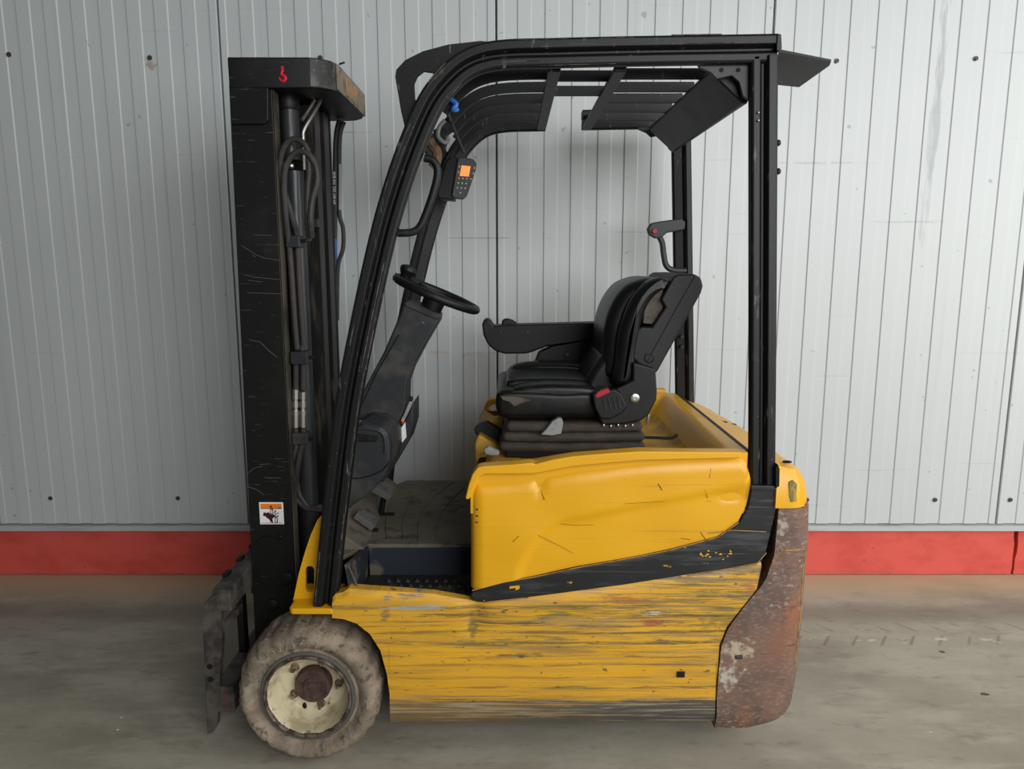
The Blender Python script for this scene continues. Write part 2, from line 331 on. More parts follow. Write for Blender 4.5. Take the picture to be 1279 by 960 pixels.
# ------------------------------------------------------------------ mesh builder
class MB:
    def __init__(s): s.v = []; s.f = []
    def add(s, v, f):
        o = len(s.v); s.v += [Vector(p) for p in v]; s.f += [[i + o for i in q] for q in f]; return s
    def box(s, x0, x1, y0, y1, z0, z1):
        return s.add([(x0, y0, z0), (x1, y0, z0), (x1, y1, z0), (x0, y1, z0), (x0, y0, z1), (x1, y0, z1), (x1, y1, z1), (x0, y1, z1)],
                     [(0, 3, 2, 1), (4, 5, 6, 7), (0, 1, 5, 4), (1, 2, 6, 5), (2, 3, 7, 6), (3, 0, 4, 7)])
    def obox(s, o, a, b, c):
        o, a, b, c = map(Vector, (o, a, b, c))
        return s.add([o, o + a, o + a + b, o + b, o + c, o + a + c, o + a + b + c, o + b + c],
                     [(0, 3, 2, 1), (4, 5, 6, 7), (0, 1, 5, 4), (1, 2, 6, 5), (2, 3, 7, 6), (3, 0, 4, 7)])
    def poly(s, loop, off):
        """a planar loop of 3D points extruded by a vector"""
        loop = [Vector(p) for p in loop]; off = Vector(off); n = len(loop)
        return s.add(loop + [p + off for p in loop], [tuple(range(n)), tuple(range(2 * n - 1, n - 1, -1))] + [(i, (i + 1) % n, n + (i + 1) % n, n + i) for i in range(n)])
    def prism(s, xz, y0, y1, holes=()):
        if not holes: return s.poly([(x, y0, z) for x, z in xz], (0, y1 - y0, 0))
        ar = lambda l: sum(a[0] * b[1] - b[0] * a[1] for a, b in zip(l, l[1:] + l[:1]))
        loops = [list(xz) if ar(list(xz)) > 0 else list(xz)[::-1]] + [list(h) if ar(list(h)) < 0 else list(h)[::-1] for h in holes]
        flat = [p for l in loops for p in l]; n = len(flat)
        bm = bmesh.new(); bv = [bm.verts.new((x, 0, z)) for x, z in flat]; be = []; q = 0
        for l in loops:
            m = len(l); be += [bm.edges.new((bv[q + i], bv[q + (i + 1) % m])) for i in range(m)]; q += m
        bm.verts.index_update(); bmesh.ops.triangle_fill(bm, use_beauty=True, use_dissolve=False, edges=be)
        bm.verts.index_update(); tri = [[x.index for x in f.verts] for f in bm.faces]; bm.free()
        v = [(x, y0, z) for x, z in flat] + [(x, y1, z) for x, z in flat]
        f = [tuple(q) for q in tri] + [tuple(i + n for i in reversed(q)) for q in tri]; b = 0
        for l in loops:
            m = len(l); f += [(b + i, b + (i + 1) % m, n + b + (i + 1) % m, n + b + i) for i in range(m)]; b += m
        return s.add(v, f)
    def puff(s, xz, y0, y1, r, k=6, sub=4):
        """upholstered body: a smooth outline in XZ whose rims roll over towards both ends"""
        pts = [Vector((p.x, p.z)) for p in spline([Vector((x, 0, z)) for x, z in xz], sub, True)]; n = len(pts)
        if sum(a.x * b.y - b.x * a.y for a, b in zip(pts, pts[1:] + pts[:1])) < 0: pts.reverse()
        nrm = []
        for i in range(n):
            t = (pts[(i + 2) % n] - pts[i - 2]).normalized(); nrm.append(Vector((-t.y, t.x)))       # inward
        rings = []
        for j in range(k + 1):
            a = math.pi / 2 * j / k; rings.append((r * (1 - math.sin(a)), y0 + r * (1 - math.cos(a))))
        rings += [(o, y1 - (y - y0)) for o, y in reversed(rings)]
        v = [(p.x + q.x * o, y, p.y + q.y * o) for o, y in rings for p, q in zip(pts, nrm)]
        f = [(i * n + m, i * n + (m + 1) % n, (i + 1) * n + (m + 1) % n, (i + 1) * n + m) for i in range(len(rings) - 1) for m in range(n)]
        f += [tuple(range(n - 1, -1, -1)), tuple(range((len(rings) - 1) * n, len(rings) * n))]
        return s.add(v, f)
    def plan(s, xy, z0, z1): return s.poly([(x, y, z0) for x, y in xy], (0, 0, z1 - z0))
    def tube(s, path, r, n=10, closed=False, ell=1.0):
        path = [Vector(p) for p in path]; m = len(path); v = []; f = []
        rr = r if isinstance(r, (list, tuple)) else [r] * m; N = None
        for i, p in enumerate(path):
            a = path[i - 1] if (i or closed) else p; b = path[(i + 1) % m] if (i < m - 1 or closed) else p
            T = (b - a).normalized()
            if N is None: N = T.orthogonal().normalized()
            N = (N - T * N.dot(T)).normalized(); B = T.cross(N)
            v += [p + (N * math.cos(2 * math.pi * k / n) + B * math.sin(2 * math.pi * k / n) * ell) * rr[i] for k in range(n)]
        for i in range(m if closed else m - 1):
            j = (i + 1) % m
            f += [(i * n + k, i * n + (k + 1) % n, j * n + (k + 1) % n, j * n + k) for k in range(n)]
        if not closed: f += [tuple(range(n - 1, -1, -1)), tuple(range((m - 1) * n, m * n))]
        return s.add(v, f)
    def sweep(s, path, sec, Yc, flip=1):
        """section (n, y) swept along a path in an XZ plane; n points to the left of the travel direction"""
        m = len(path); n = len(sec); v = []; f = []
        for i, (x, z) in enumerate(path):
            d1 = Vector((path[i][0] - path[i - 1][0], path[i][1] - path[i - 1][1])).normalized() if i else None
            d2 = Vector((path[i + 1][0] - x, path[i + 1][1] - z)).normalized() if i < m - 1 else None
            if d1 is None: d1 = d2
            if d2 is None: d2 = d1
            t = (d1 + d2).normalized(); k = 1 / max(.5, t.dot(d1)); nn = Vector((-t.y, t.x)) * k
            v += [(x + nn.x * a, Yc + b * flip, z + nn.y * a) for a, b in sec]
        for i in range(m - 1): f += [(i * n + k, i * n + (k + 1) % n, (i + 1) * n + (k + 1) % n, (i + 1) * n + k) for k in range(n)]
        f += [tuple(range(n - 1, -1, -1)), tuple(range((m - 1) * n, m * n))]
        return s.add(v, f)
    def lathe(s, prof, c, axis='y', n=32, closed=False, rfun=None, caps=True):
        """prof: (radius, axial offset)"""
        c = Vector(c); m = len(prof); v = []; f = []
        for j in range(n):
            a = 2 * math.pi * j / n; ca, sa = math.cos(a), math.sin(a)
            for i, (r, o) in enumerate(prof):
                if rfun: r, o = rfun(i, j, r, o)
                v.append(c + (Vector((r * ca, o, r * sa)) if axis == 'y' else Vector((r * ca, r * sa, o)) if axis == 'z' else Vector((o, r * ca, r * sa))))
        for j in range(n):
            k = (j + 1) % n
            for i in range(m if closed else m - 1):
                i2 = (i + 1) % m; f.append((j * m + i, k * m + i, k * m + i2, j * m + i2))
        if not closed and caps:
            for i in (0, m - 1):
                if prof[i][0] > 1e-6: f.append(tuple(j * m + i for j in range(n)))
        return s.add(v, f)
    def cyl(s, c, r, o0, o1, axis='y', n=16): return s.lathe([(r, o0), (r, o1)], c, axis, n)
    def ball(s, c, rx, ry, rz, n=14):
        prof = [(math.sin(math.pi * i / 8), -math.cos(math.pi * i / 8)) for i in range(9)]
        t = MB().lathe(prof, (0, 0, 0), 'z', n)
        return s.add([(c[0] + p.x * rx, c[1] + p.y * ry, c[2] + p.z * rz) for p in t.v], t.f)
    def grid(s, nx, nz, fn, back):
        """front surface fn(u, w) -> point, closed by a rim and back at y = back"""
        v = [Vector(fn(i / nx, j / nz)) for i in range(nx + 1) for j in range(nz + 1)]
        q = lambda i, j: i * (nz + 1) + j
        f = [(q(i, j), q(i + 1, j), q(i + 1, j + 1), q(i, j + 1)) for i in range(nx) for j in range(nz)]
        rim = [q(i, 0) for i in range(nx)] + [q(nx, j) for j in range(nz)] + [q(i, nz) for i in range(nx, 0, -1)] + [q(0, j) for j in range(nz, 0, -1)]
        o = len(v); v += [Vector((v[i].x, back, v[i].z)) for i in rim]; m = len(rim)
        f += [(rim[i], o + i, o + (i + 1) % m, rim[(i + 1) % m]) for i in range(m)]
        return s.add(v, f)
    def hfield(s, xs, ys, zf, zb):
        nx, ny = len(xs), len(ys); v = [Vector((x, y, zf(x, y))) for x in xs for y in ys]
        q = lambda i, j: i * ny + j
        f = [(q(i, j), q(i + 1, j), q(i + 1, j + 1), q(i, j + 1)) for i in range(nx - 1) for j in range(ny - 1)]
        rim = [q(i, 0) for i in range(nx - 1)] + [q(nx - 1, j) for j in range(ny - 1)] + [q(i, ny - 1) for i in range(nx - 1, 0, -1)] + [q(0, j) for j in range(ny - 1, 0, -1)]
        o = len(v); v += [Vector((v[i].x, v[i].y, zb)) for i in rim]; m = len(rim)
        f += [(rim[i], o + i, o + (i + 1) % m, rim[(i + 1) % m]) for i in range(m)] + [tuple(range(o + m - 1, o - 1, -1))]
        return s.add(v, f)
    def mirror(s, c=None):
        c = MID if c is None else c
        m = MB(); m.v = [Vector((p.x, 2 * c - p.y, p.z)) for p in s.v]; m.f = [list(reversed(q)) for q in s.f]; return m
    def mesh(s, name, base, mat, smooth=35):
        me = bpy.data.meshes.new(name); me.from_pydata([tuple(p - base) for p in s.v], [], s.f); me.validate()
        bm = bmesh.new(); bm.from_mesh(me); bmesh.ops.recalc_face_normals(bm, faces=bm.faces); bm.to_mesh(me); bm.free()
        me.materials.append(MAT[mat])
        if smooth: me.shade_smooth(); me.set_sharp_from_angle(angle=R(smooth))
        return me
    def build(s, name, mat, parent=None, bevel=0, seg=2, label=None, smooth=35, base=None):
        b = base if base is not None else (Vector(parent['_b']) if parent is not None and '_b' in parent else Vector((0, 0, 0)))
        o = bpy.data.objects.new(name, s.mesh(name, b, mat, smooth)); COL.objects.link(o)
        o.parent = parent
        if parent is None: o.location = b
        BASE[o.name] = b; o['_b'] = tuple(b)
        if bevel:
            m = o.modifiers.new('edge_round', 'BEVEL'); m.width = bevel; m.segments = seg; m.limit_method = 'ANGLE'; m.angle_limit = R(32); m.harden_normals = True
        if label: o['label'] = label
        return o
BASE = {}
MID = 0.56                                  # middle plane of the truck
def px_prism(name, pts, y0, y1, mat, parent, bevel=0.004, seg=2, holes=(), ref=None, label=None, smooth=35):
    r = y0 if ref is None else ref
    return MB().prism(XZ(pts, r), y0, y1, [XZ(h, r) for h in holes]).build(name, mat, parent, bevel, seg, label, smooth)
def empty(name, loc):
    o = bpy.data.objects.new(name, None); COL.objects.link(o); o.location = loc; o['_b'] = tuple(loc); o.empty_display_size = .2
    return o
def tag(o, label=None, cat=None, group=None, kind=None):
    for k, v in (('label', label), ('category', cat), ('group', group), ('kind', kind)):
        if v: o[k] = v
    return o
def put_copy(src, parent, delta):
    o = src.copy(); COL.objects.link(o); o.parent = parent; o.location = src.location + Vector(delta); return o
def text_mb(body, size, origin, right, up, thick=0.0008, align='CENTER'):
    cu = bpy.data.curves.new('lettering_curve', 'FONT'); cu.body = body; cu.size = size; cu.align_x = align; cu.align_y = 'CENTER'; cu.extrude = thick; cu.resolution_u = 2
    ob = bpy.data.objects.new('lettering_curve', cu); COL.objects.link(ob)
    dg = bpy.context.evaluated_depsgraph_get(); me = bpy.data.meshes.new_from_object(ob.evaluated_get(dg))
    right = Vector(right).normalized(); up = Vector(up).normalized(); nn = right.cross(up); o = Vector(origin)
    v = [o + right * p.co.x + up * p.co.y + nn * p.co.z for p in me.vertices]; f = [tuple(p.vertices) for p in me.polygons]
    bpy.data.objects.remove(ob); bpy.data.curves.remove(cu); bpy.data.meshes.remove(me)
    return v, f

# ================================================================== THE SETTING
WALL_Y = 1.39
fl = MB().box(-7, 8, -6, 1.75, -0.2, 0).build('floor', 'floor', None, smooth=0); tag(fl, 'grey stained concrete floor with dusty tyre prints', 'floor', kind='structure')
wb = MB().box(-6.2, 6.0, WALL_Y + .05, 1.75, 0.24, 4.2).build('wall_back', 'panel', None, smooth=0)
tag(wb, 'light grey ribbed metal panel wall behind the forklift', 'wall', kind='structure')
PW = 1.222; SEAM0 = -0.068
def panel_mesh():
    prof = [(0.002, .03), (0.002, .004), (0.005, 0)]; x = .030
    for k in range(10):
        prof += [(x, 0), (x + .0042, .0045)]
        prof += [(x + .0605, .0045), (x + .0645, 0)]; x += .121
        if x > PW - .03: break
    prof = [p for p in prof if p[0] < PW - .012] + [(PW - .009, 0), (PW - .006, .004), (PW - .006, .03)]
    loop = [(x, y, .272) for x, y in prof]
    return MB().poly(loop, (0, 0, 3.9))
pm = panel_mesh()
first = None
for k in range(-4, 4):
    x0 = SEAM0 + k * PW
    if first is None:
        first = pm.build('wall_panel', 'panel', wb, smooth=0); o = first
    else: o = put_copy(first, wb, (0, 0, 0))
    o.location = (x0, WALL_Y, 0)
def screw(i, px, py):
    p = P(px, py, WALL_Y)
    m = MB().cyl((0, 0, 0), .0105, -.002, .001, 'y', 14); m.lathe([(.0066, -.007), (.0066, -.001)], (0, 0, 0), 'y', 6); m.lathe([(0, -.0085), (.004, -.007)], (0, 0, 0), 'y', 8)
    return m, p
scr = None
for px, py in ((11, 68), (187, 72), (63, 622), (222, 622), (1045, 76), (1219, 73), (1008, 624), (1168, 624), (1262, 624), (400, 72)):
    m, p = screw(0, px, py)
    if scr is None: scr = m.build('panel_screw', 'screw_head', wb); o = scr
    else: o = put_copy(scr, wb, (0, 0, 0))
    o.location = (p.x, WALL_Y, p.z)
# metal drip flashing under the panels
fz = 0.252
fm = MB().poly([(-6.2, WALL_Y + .03, .268), (-6.2, WALL_Y - .016, .264), (-6.2, WALL_Y - .018, .262), (-6.2, WALL_Y - .018, .240), (-6.2, WALL_Y - .014, .240), (-6.2, WALL_Y - .014, .259), (-6.2, WALL_Y + .03, .262)], (12.2, 0, 0))
tr = fm.build('trim_1', 'flashing', None, smooth=0); tag(tr, 'thin grey metal drip flashing between the ribbed panels and red plinth', 'flashing', kind='structure')
# red plinth with the crack at the right
xc = P(1268, 690, 1.40).x
rg = random.Random(3); zz = [0, .04, .08, .12, .16, .2, .25]; jag = [rg.uniform(-.006, .006) for _ in zz]
bb = empty('baseboard_back', (0, 1.40, 0)); tag(bb, 'red painted concrete plinth along the foot of the panel wall', 'plinth', kind='structure')
l = [(-6.2, 0), (xc - .006 + jag[0], 0)] + [(xc - .005 - .003 * (z > .1) + j, z) for z, j in zip(zz[1:], jag[1:])] + [(-6.2, .25)]
MB().prism(l, 1.40, 1.75).build('plinth_block', 'plinth', bb, 0.004, 1, smooth=0)
l = [(6.0, 0), (6.0, .25)] + [(xc + .004 + .005 * (z > .1) + j * .6, z) for z, j in reversed(list(zip(zz, jag)))]
MB().prism(l, 1.402, 1.75).build('plinth_block', 'plinth', bb, 0.004, 1, smooth=0)

# small litter on the floor
def scrap(name, px, py, s, mat, label, cat, seed):
    g = P(px, py, 0); d = g - CAM; t = -CAM.z / d.z; c = CAM + d * t
    rg = random.Random(seed); n = 7
    top = [(c.x + s * rg.uniform(.6, 1.1) * math.cos(2 * math.pi * i / n), c.y + .6 * s * rg.uniform(.6, 1.1) * math.sin(2 * math.pi * i / n), .0005) for i in range(n)]
    m = MB().add(top + [(c.x + (p[0] - c.x) * .6, c.y + (p[1] - c.y) * .6, s * rg.uniform(.1, .28)) for p in top], [tuple(range(n - 1, -1, -1)), tuple(range(n, 2 * n))] + [(i, (i + 1) % n, n + (i + 1) % n, n + i) for i in range(n)])
    tag(m.build(name, mat, None, base=Vector((c.x, c.y, 0))), label, cat)
scrap('dirt_clod', 1177, 814, .016, 'dirt', 'small dark dirt clod on the floor right of the forklift', 'dirt', 1)
scrap('dirt_clod', 1230, 867, .017, 'dirt', 'dark dirt clod on the floor nearest the lower right corner', 'dirt', 2)
scrap('pebble', 147, 911, .007, 'white_paint', 'small pale pebble on the floor left of the fork carriage', 'pebble', 3)
scrap('pebble', 152, 896, .006, 'white_paint', 'smaller pale pebble just above another left of the fork carriage', 'pebble', 4)
scrap('stone_chip', 1162, 914, .007, 'cream', 'tiny beige stone chip on the floor below the right dirt clods', 'stone chip', 5)

# ================================================================== THE FORKLIFT
ROOT = empty('forklift', (0, MID, 0))
tag(ROOT, 'worn yellow and black electric forklift truck with lowered mast parked by the wall', 'forklift')
W = 2 * MID

# ---- chassis skirt (near and far)
top = [(415, 747), (418, 743), (428, 740), (435, 735.5), (540, 743), (585, 751), (596, 753.5), (640, 749), (700, 742), (780, 731), (908, 710.5), (952, 702)]
bot = [(415, 771), (430, 772.5), (446, 778), (462, 791), (475, 812), (483.5, 842), (486.5, 868), (487, 903.5), (893, 902), (894.5, 846), (899, 806), (908, 783), (927, 757), (945, 735), (952, 706)]
cols = sorted(set([p[0] for p in top + bot] + list(range(420, 952, 9)) + [892.9, 486.9, 487.1]))
def skirt_fn(u, w):
    i = int(round(u * (len(cols) - 1))); x = cols[i]; a = P(x, lin(bot, x), .02); b = P(x, lin(top, x), .02)
    z = a.z + (b.z - a.z) * w; X = a.x + (b.x - a.x) * w
    y = .02
    y += .012 * (1 - sstep(0, .05, z - .115)) ** 2                        # rolled-in lower edge
    y += .010 * (1 - sstep(0, .02, b.z - z))
    dx = X - P(592, 770, .02).x; dz = z - .475
    y += .012 * math.exp(-(dx / .03) ** 2 - (dz / .05) ** 2)               # dent below the door corner
    y += .006 * noise.noise((X * 3, z * 9, 1.7)) * sstep(.12, .2, z)
    d = P(700, 770, .02); y += .006 * math.exp(-((X - d.x) / .08) ** 2 - ((z - d.z) / .02) ** 2)
    return (X, y, z)
skirt = MB().grid(len(cols) - 1, 30, skirt_fn, .06)
sk = skirt.build('side_skirt', 'scraped', ROOT, label='scraped yellow lower side skirt')
skirt.mirror().build('side_skirt', 'scraped', ROOT)
h = P(850, 841, .02); MB().box(h.x - .012, h.x + .012, .012, .03, h.z - .009, h.z + .009).build('plug', 'underbody', sk, .002)
# main underbody so nothing is hollow
ch = MB().box(P(488, 800, .1).x, .70, .06, W - .06, .13, .46); ch.box(P(592, 700, .1).x, .72, .06, W - .06, .40, .86)
ch.box(-.68, P(488, 800, .1).x + .05, .24, W - .24, .16, .46)
ch.build('chassis', 'underbody', ROOT, .01)
# arch liner
al = []
for k in range(13):
    a = R(8 + k * 7.2); al.append((P(384, 871, 0).x + .265 * math.cos(a), .222 + .268 * math.sin(a)))
al2 = [(x * 1.0 + (P(384, 871, 0).x - x) * -.03, .222 + (z - .222) * 1.03) for x, z in reversed(al)]
MB().prism(al + al2, .05, .26).build('arch_liner', 'underbody', ROOT)
MB().prism(al + al2, W - .26, W - .05).build('arch_liner', 'underbody', ROOT)

# ---- side door panel (yellow) and the black stripe
ptop = [(587.5, 615), (590, 605), (595, 599), (603, 600.5), (640, 598.5), (668, 594.5), (720, 585), (780, 578), (850, 572), (926, 569), (933, 574), (937.5, 588)]
pbot = [(587.5, 738), (592, 737), (628, 727), (669, 720), (724, 708), (800, 694.5), (838, 686.5), (897, 670.5), (913, 660), (923, 652), (933, 632), (937.5, 606)]
cols2 = sorted(set([p[0] for p in ptop + pbot] + [587.5 + 6 * k for k in range(58)]))
cols2 = [c for c in cols2 if c <= 937.5]
crease = [(640, 735), (648, 712), (660, 690), (676, 668), (700, 652), (760, 640), (850, 622), (940, 606)]
def door_fn(u, w):
    i = int(round(u * (len(cols2) - 1))); x = cols2[i]; Y0 = .018
    a = P(x, lin(pbot, x), Y0); b = P(x, lin(ptop, x), Y0); X = a.x + (b.x - a.x) * w; z = a.z + (b.z - a.z) * w
    y = Y0
    d = b.z - z
    if d < .05: y += .035 * (1 - math.sqrt(max(0, 1 - ((.05 - d) / .05) ** 2)))
    dx = X - P(587.5, 670, Y0).x
    if dx < .04: y += .035 * (1 - math.sqrt(max(0, 1 - ((.04 - dx) / .04) ** 2)))
    cz = P(x, lin(crease, max(x, 640)), Y0).z if x > 640 else -1
    if x > 640: y += .010 * sstep(.015, -.02, z - cz) * sstep(640, 655, x)   # lower field set back under the pressed crease
    y += .006 * noise.noise((X * 5, z * 6, .3))
    q = P(674, 606, Y0); y += .010 * math.exp(-((X - q.x) / .012) ** 2 - ((z - q.z) / .03) ** 2)
    q = P(915, 622, Y0); y += .008 * math.exp(-((X - q.x) / .03) ** 2 - ((z - q.z) / .012) ** 2)
    return (X, y, z)
door = MB().grid(len(cols2) - 1, 36, door_fn, .07)
dp = door.build('side_panel', 'yellow', ROOT, label='dented yellow battery cover side panel')
door.mirror().build('side_panel', 'yellow', ROOT)
def on_door(px, py, lift=.001):
    q = P(px, py, .018); best = min((abs(v.x - q.x) + abs(v.z - q.z), v.y) for v in door.v if v.y < .065)
    return P(px, py, best[1] - lift)
for line, r in (([(672, 601), (675, 612), (680, 624)], .0028), ([(640, 677), (648, 669)], .0014), ([(850, 672), (862, 673.5)], .0014), ([(875, 664), (878, 669), (881, 673)], .0016), ([(888, 585), (886, 597)], .0012), ([(822, 604), (827, 612)], .002), ([(757, 585), (765, 581)], .0022), ([(628, 604), (636, 601)], .0025), ([(700, 654), (720, 656), (742, 655)], .0009), ([(882, 626), (905, 624)], .001), ([(880, 611), (884, 622)], .001), ([(672, 668), (700, 682), (716, 691)], .0009), ([(780, 629), (830, 626)], .0007)):
    MB().tube([on_door(x, y, .0004) for x, y in line], r * .65, 5).build('scratch', 'crease_dark', dp)
for q in ((596, 636), (596, 644), (596, 652)):
    c = on_door(q[0], q[1], 0); MB().ball(c, .005, .004, .003, 8).build('chip', 'wire_rust', dp)

sp_out = [(589, 741), (592, 738), (628, 728), (669, 721), (724, 709), (800, 695.5), (838, 687.5), (897, 671.5), (913, 661), (923, 653), (934, 633), (939, 607), (974, 608), (976, 613), (971, 633), (964, 662), (957, 690), (952, 702), (908, 710), (780, 730.5), (700, 741), (640, 748.5), (600, 752.5), (592, 751), (588, 746)]
def stripe_mb():
    m = MB(); m.prism(XZ(sp_out, .022), .022, .07); return m
sb = stripe_mb().build('stripe_band', 'stripe', ROOT, .005, 2, label='black painted band below the side panel')
stripe_mb().mirror().build('stripe_band', 'stripe', ROOT, .005)
for line, r in (([(590, 737), (628, 727), (669, 720), (724, 708), (800, 694.5), (838, 686.5), (897, 670.5), (923, 652)], .0022), ([(605, 752), (660, 746)], .002), ([(860, 719), (908, 710.5), (945, 704), (957, 690)], .002), ([(885, 666), (915, 662), (957, 664)], .0015)):
    MB().tube([P(x, y, .021) for x, y in line], r, 6).build('worn_edge', 'rust_edge', sb)
px_prism('foot_ledge', [(938, 606), (976, 607), (977, 613), (938, 612)], .014, .10, 'stripe', sb, .003)
rg = random.Random(5)
for k in range(16):                                       # paint chips showing yellow
    c = P(rg.uniform(875, 915), rg.gauss(692, 2.5), .0215)
    MB().ball(c, rg.uniform(.002, .005), .001, rg.uniform(.0015, .0025), 7).build('paint_chip', 'yellow_clean', sb)
px_prism('paint_chip', [(637, 732), (649, 731), (649, 735), (644, 737), (644, 734), (636, 735)], .0205, .03, 'yellow_clean', sb, 0)

# ---- seat hood: sunken pan with raised rims
hx0, hx1 = P(588, 600, .05).x, P(931, 570, .05).x
lipz = [(P(x, y, .02).x, P(x, y, .02).z) for x, y in ((588, 592), (595, 583.5), (666, 577.5), (716, 569), (800, 563), (926, 566))]
xr = P(897, 559, .19).x
def hood_z(x, y):
    rim = lin(lipz, x)
    pan = .885 + .03 * sstep(.3, .7, x)
    near = 1 - sstep(.07, .13, y); far = sstep(.90, .99, y) * sstep(-.02, .12, x); rear = sstep(xr - .10, xr + .004, x)
    edge = max(near, far, rear)
    z = pan + (rim - pan) * edge
    z -= .08 * (1 - sstep(hx0, hx0 + .07, x)) ** 2 * (1 if y > .1 else .3)
    z -= .05 * sstep(1.02, 1.085, y) ** 2
    return z
xs = [hx0 + (hx1 - hx0) * i / 60 for i in range(61)]; ys = [.03 + (1.09 - .03) * i / 60 for i in range(61)]
hood = MB().hfield(xs, ys, hood_z, .80).build('seat_hood', 'yellow_clean', ROOT, label='yellow seat hood with a sunken tray behind the seat')
hood.data.materials.append(MAT['yellow_dirty'])
bx = Vector(hood['_b'])
for f in hood.data.polygons:
    c = f.center + bx
    if c.x < .13 and c.y > .07 or (c.z < .935 and .14 < c.y < .9): f.material_index = 1
lip = [(581, 623), (585, 606), (590, 592), (596, 584), (603, 582), (640, 580), (664, 578), (668, 579.5), (690, 574), (716, 569.5), (760, 566), (800, 563.5), (926, 564.5), (926, 572), (800, 575), (760, 578.5), (716, 582.5), (668, 591.5), (640, 592), (606, 592), (598, 596), (592, 606), (588, 620), (585, 624)]
px_prism('hood_lip', lip, .004, .05, 'yellow', hood, .004)
MB().prism(XZ(lip, .004), W - .05, W - .004).build('hood_lip', 'yellow', hood, .004)
# strap lying in the tray
MB().tube(spline([P(802, 546, .36), P(820, 546.5, .36), P(838, 547, .36), P(846, 543, .37)], 5), .006, 8, ell=.6).build('tray_strap', 'plastic_black', hood)
ribs = MB()
# rear deck cover
rx0, rx1 = hx1 + .016, .893
MB().box(hx1 - .002, hx1 + .018, .06, 1.0, .86, .986).build('hood_gap_strip', 'rubber', ROOT, .003)  # raised black strip standing in for the shaded gap before the rear cover
def deck_z(x, y):
    t = (x - rx0) / (rx1 - rx0)
    q = max(0, (t - .70) / .30); z = .972 - .045 * t - .085 * (1 - math.sqrt(max(0, 1 - q * q)))
    e = min(y - .012, W - .012 - y)
    z -= .045 * (1 - math.sqrt(max(0, 1 - (1 - min(1, e / .05)) ** 2)))
    z -= .03 * sstep(.5, 1.1, y) * t
    return z
xs = [rx0 + (rx1 - rx0) * i / 24 for i in range(25)]; ys = [.012 + (W - .024) * i / 48 for i in range(49)]
dk = MB().hfield(xs, ys, deck_z, .822)
def rcorner(p):            # round the plan corners at the rear
    r = .07
    for y0, s in ((.012, 1), (W - .012, -1)):
        dx = p.x - (rx1 - r); dy = (y0 + s * r - p.y) * s
        if dx > 0 and dy > 0:
            m = max(dx, dy); l = math.hypot(dx, dy)
            p = Vector((rx1 - r + dx * m / l, y0 + s * (r - dy * m / l), p.z))
    xn = P(968, 590, .012).x
    if p.x < xn and p.y < .105: p = Vector((p.x, .105, p.z))
    if p.x < xn and p.y > W - .105: p = Vector((p.x, W - .105, p.z))
    return p
dk.v = [rcorner(p) for p in dk.v]
rc = dk.build('rear_cover', 'yellow_clean', ROOT, label='yellow rear cover above the counterweight')
px_prism('cover_slot', [(969, 584), (972, 580), (974, 586), (973.5, 607), (969, 610)], .008, .06, 'underbody', rc, .001)
px_prism('scrape_patch', [(985, 602), (991, 600), (996, 604), (995, 616), (996, 626), (988, 627), (986, 618)], .009, .03, 'cover_scrape', rc, .002)
MB().ball(P(983, 576.5, .05), .015, .010, .004, 10).build('cover_grip', 'underbody', rc)
for k, (x, y) in enumerate(((905, 527), (916, 530))):
    MB().ball(P(x, y, .62), .012, .012, .004, 8).build('cover_stain', 'plastic_dash', rc)

# ---- counterweight
fr = [(P(x, y, .02).z, P(x, y, .02).x) for x, y in ((893, 902), (893.5, 870), (895, 846), (899, 806), (908, 783), (927, 757), (954, 725), (965, 692), (970, 640), (971, 630))]
fr.sort()
rr_ = [(.09, .80), (.105, .845), (.125, .875), (.16, .893), (.25, .903), (.5, .91), (.7, .908), (.82, .900)]
def cw_ring(z):
    x0 = lin(fr, z) + .004; x1 = lin(rr_, z); r = min(.085, (x1 - x0) * .6); y0 = .016 + .02 * (1 - sstep(.09, .14, z)); y1 = W - y0; pts = [(x0, y0)]
    for k in range(9):
        a = R(-90 + k * 11.25); pts.append((x1 - r + r * math.cos(a), y0 + r + r * math.sin(a)))
    for k in range(9):
        a = R(k * 11.25); pts.append((x1 - r + r * math.cos(a), y1 - r + r * math.sin(a)))
    return [(x, y, z) for x, y in pts] + [(x0, y1, z)]
zs = [.092, .097, .106, .12] + [.14 + .68 * i / 28 for i in range(29)]
cw = MB(); n = len(cw_ring(.3)); v = []; f = []
for z in zs: v += cw_ring(z)
for i in range(len(zs) - 1): f += [(i * n + k, i * n + (k + 1) % n, (i + 1) * n + (k + 1) % n, (i + 1) * n + k) for k in range(n)]
f += [tuple(range(n - 1, -1, -1)), tuple(range((len(zs) - 1) * n, len(zs) * n))]
cwt = cw.add(v, f).build('counterweight', 'rust', ROOT, label='scuffed brown steel counterweight')
zl = P(985, 687, .016).z
rp = [Vector((lin(fr, zl) + .02, .016, zl))] + [Vector(cw_ring(zl - .004 * max(0, k - 2) ** 1.6)[1 + k]) for k in range(5)] + [Vector(cw_ring(z)[5]) for z in (.66, .6, .5, .4, .3)]
MB().tube(spline(rp, 4), .003, 6).build('casting_ridge', 'rust_edge', cwt)
c = P(923, 820, .016); MB().box(c.x - .011, c.x + .011, .010, .02, c.z - .006, c.z + .006).build('cast_notch', 'mud_steel', cwt, .002)
MB().box(.70, .80, .25, W - .25, .085, .10).build('tow_lug', 'rust', cwt, .005)
# rear steer wheel under the counterweight
MB().lathe([(.06, -.06), (.15, -.065), (.19, -.055), (.20, -.04), (.20, .04), (.19, .055), (.15, .065), (.06, .06)], (.55, MID, .20), 'y', 32).build('rear_wheel', 'rubber', ROOT, smooth=40)

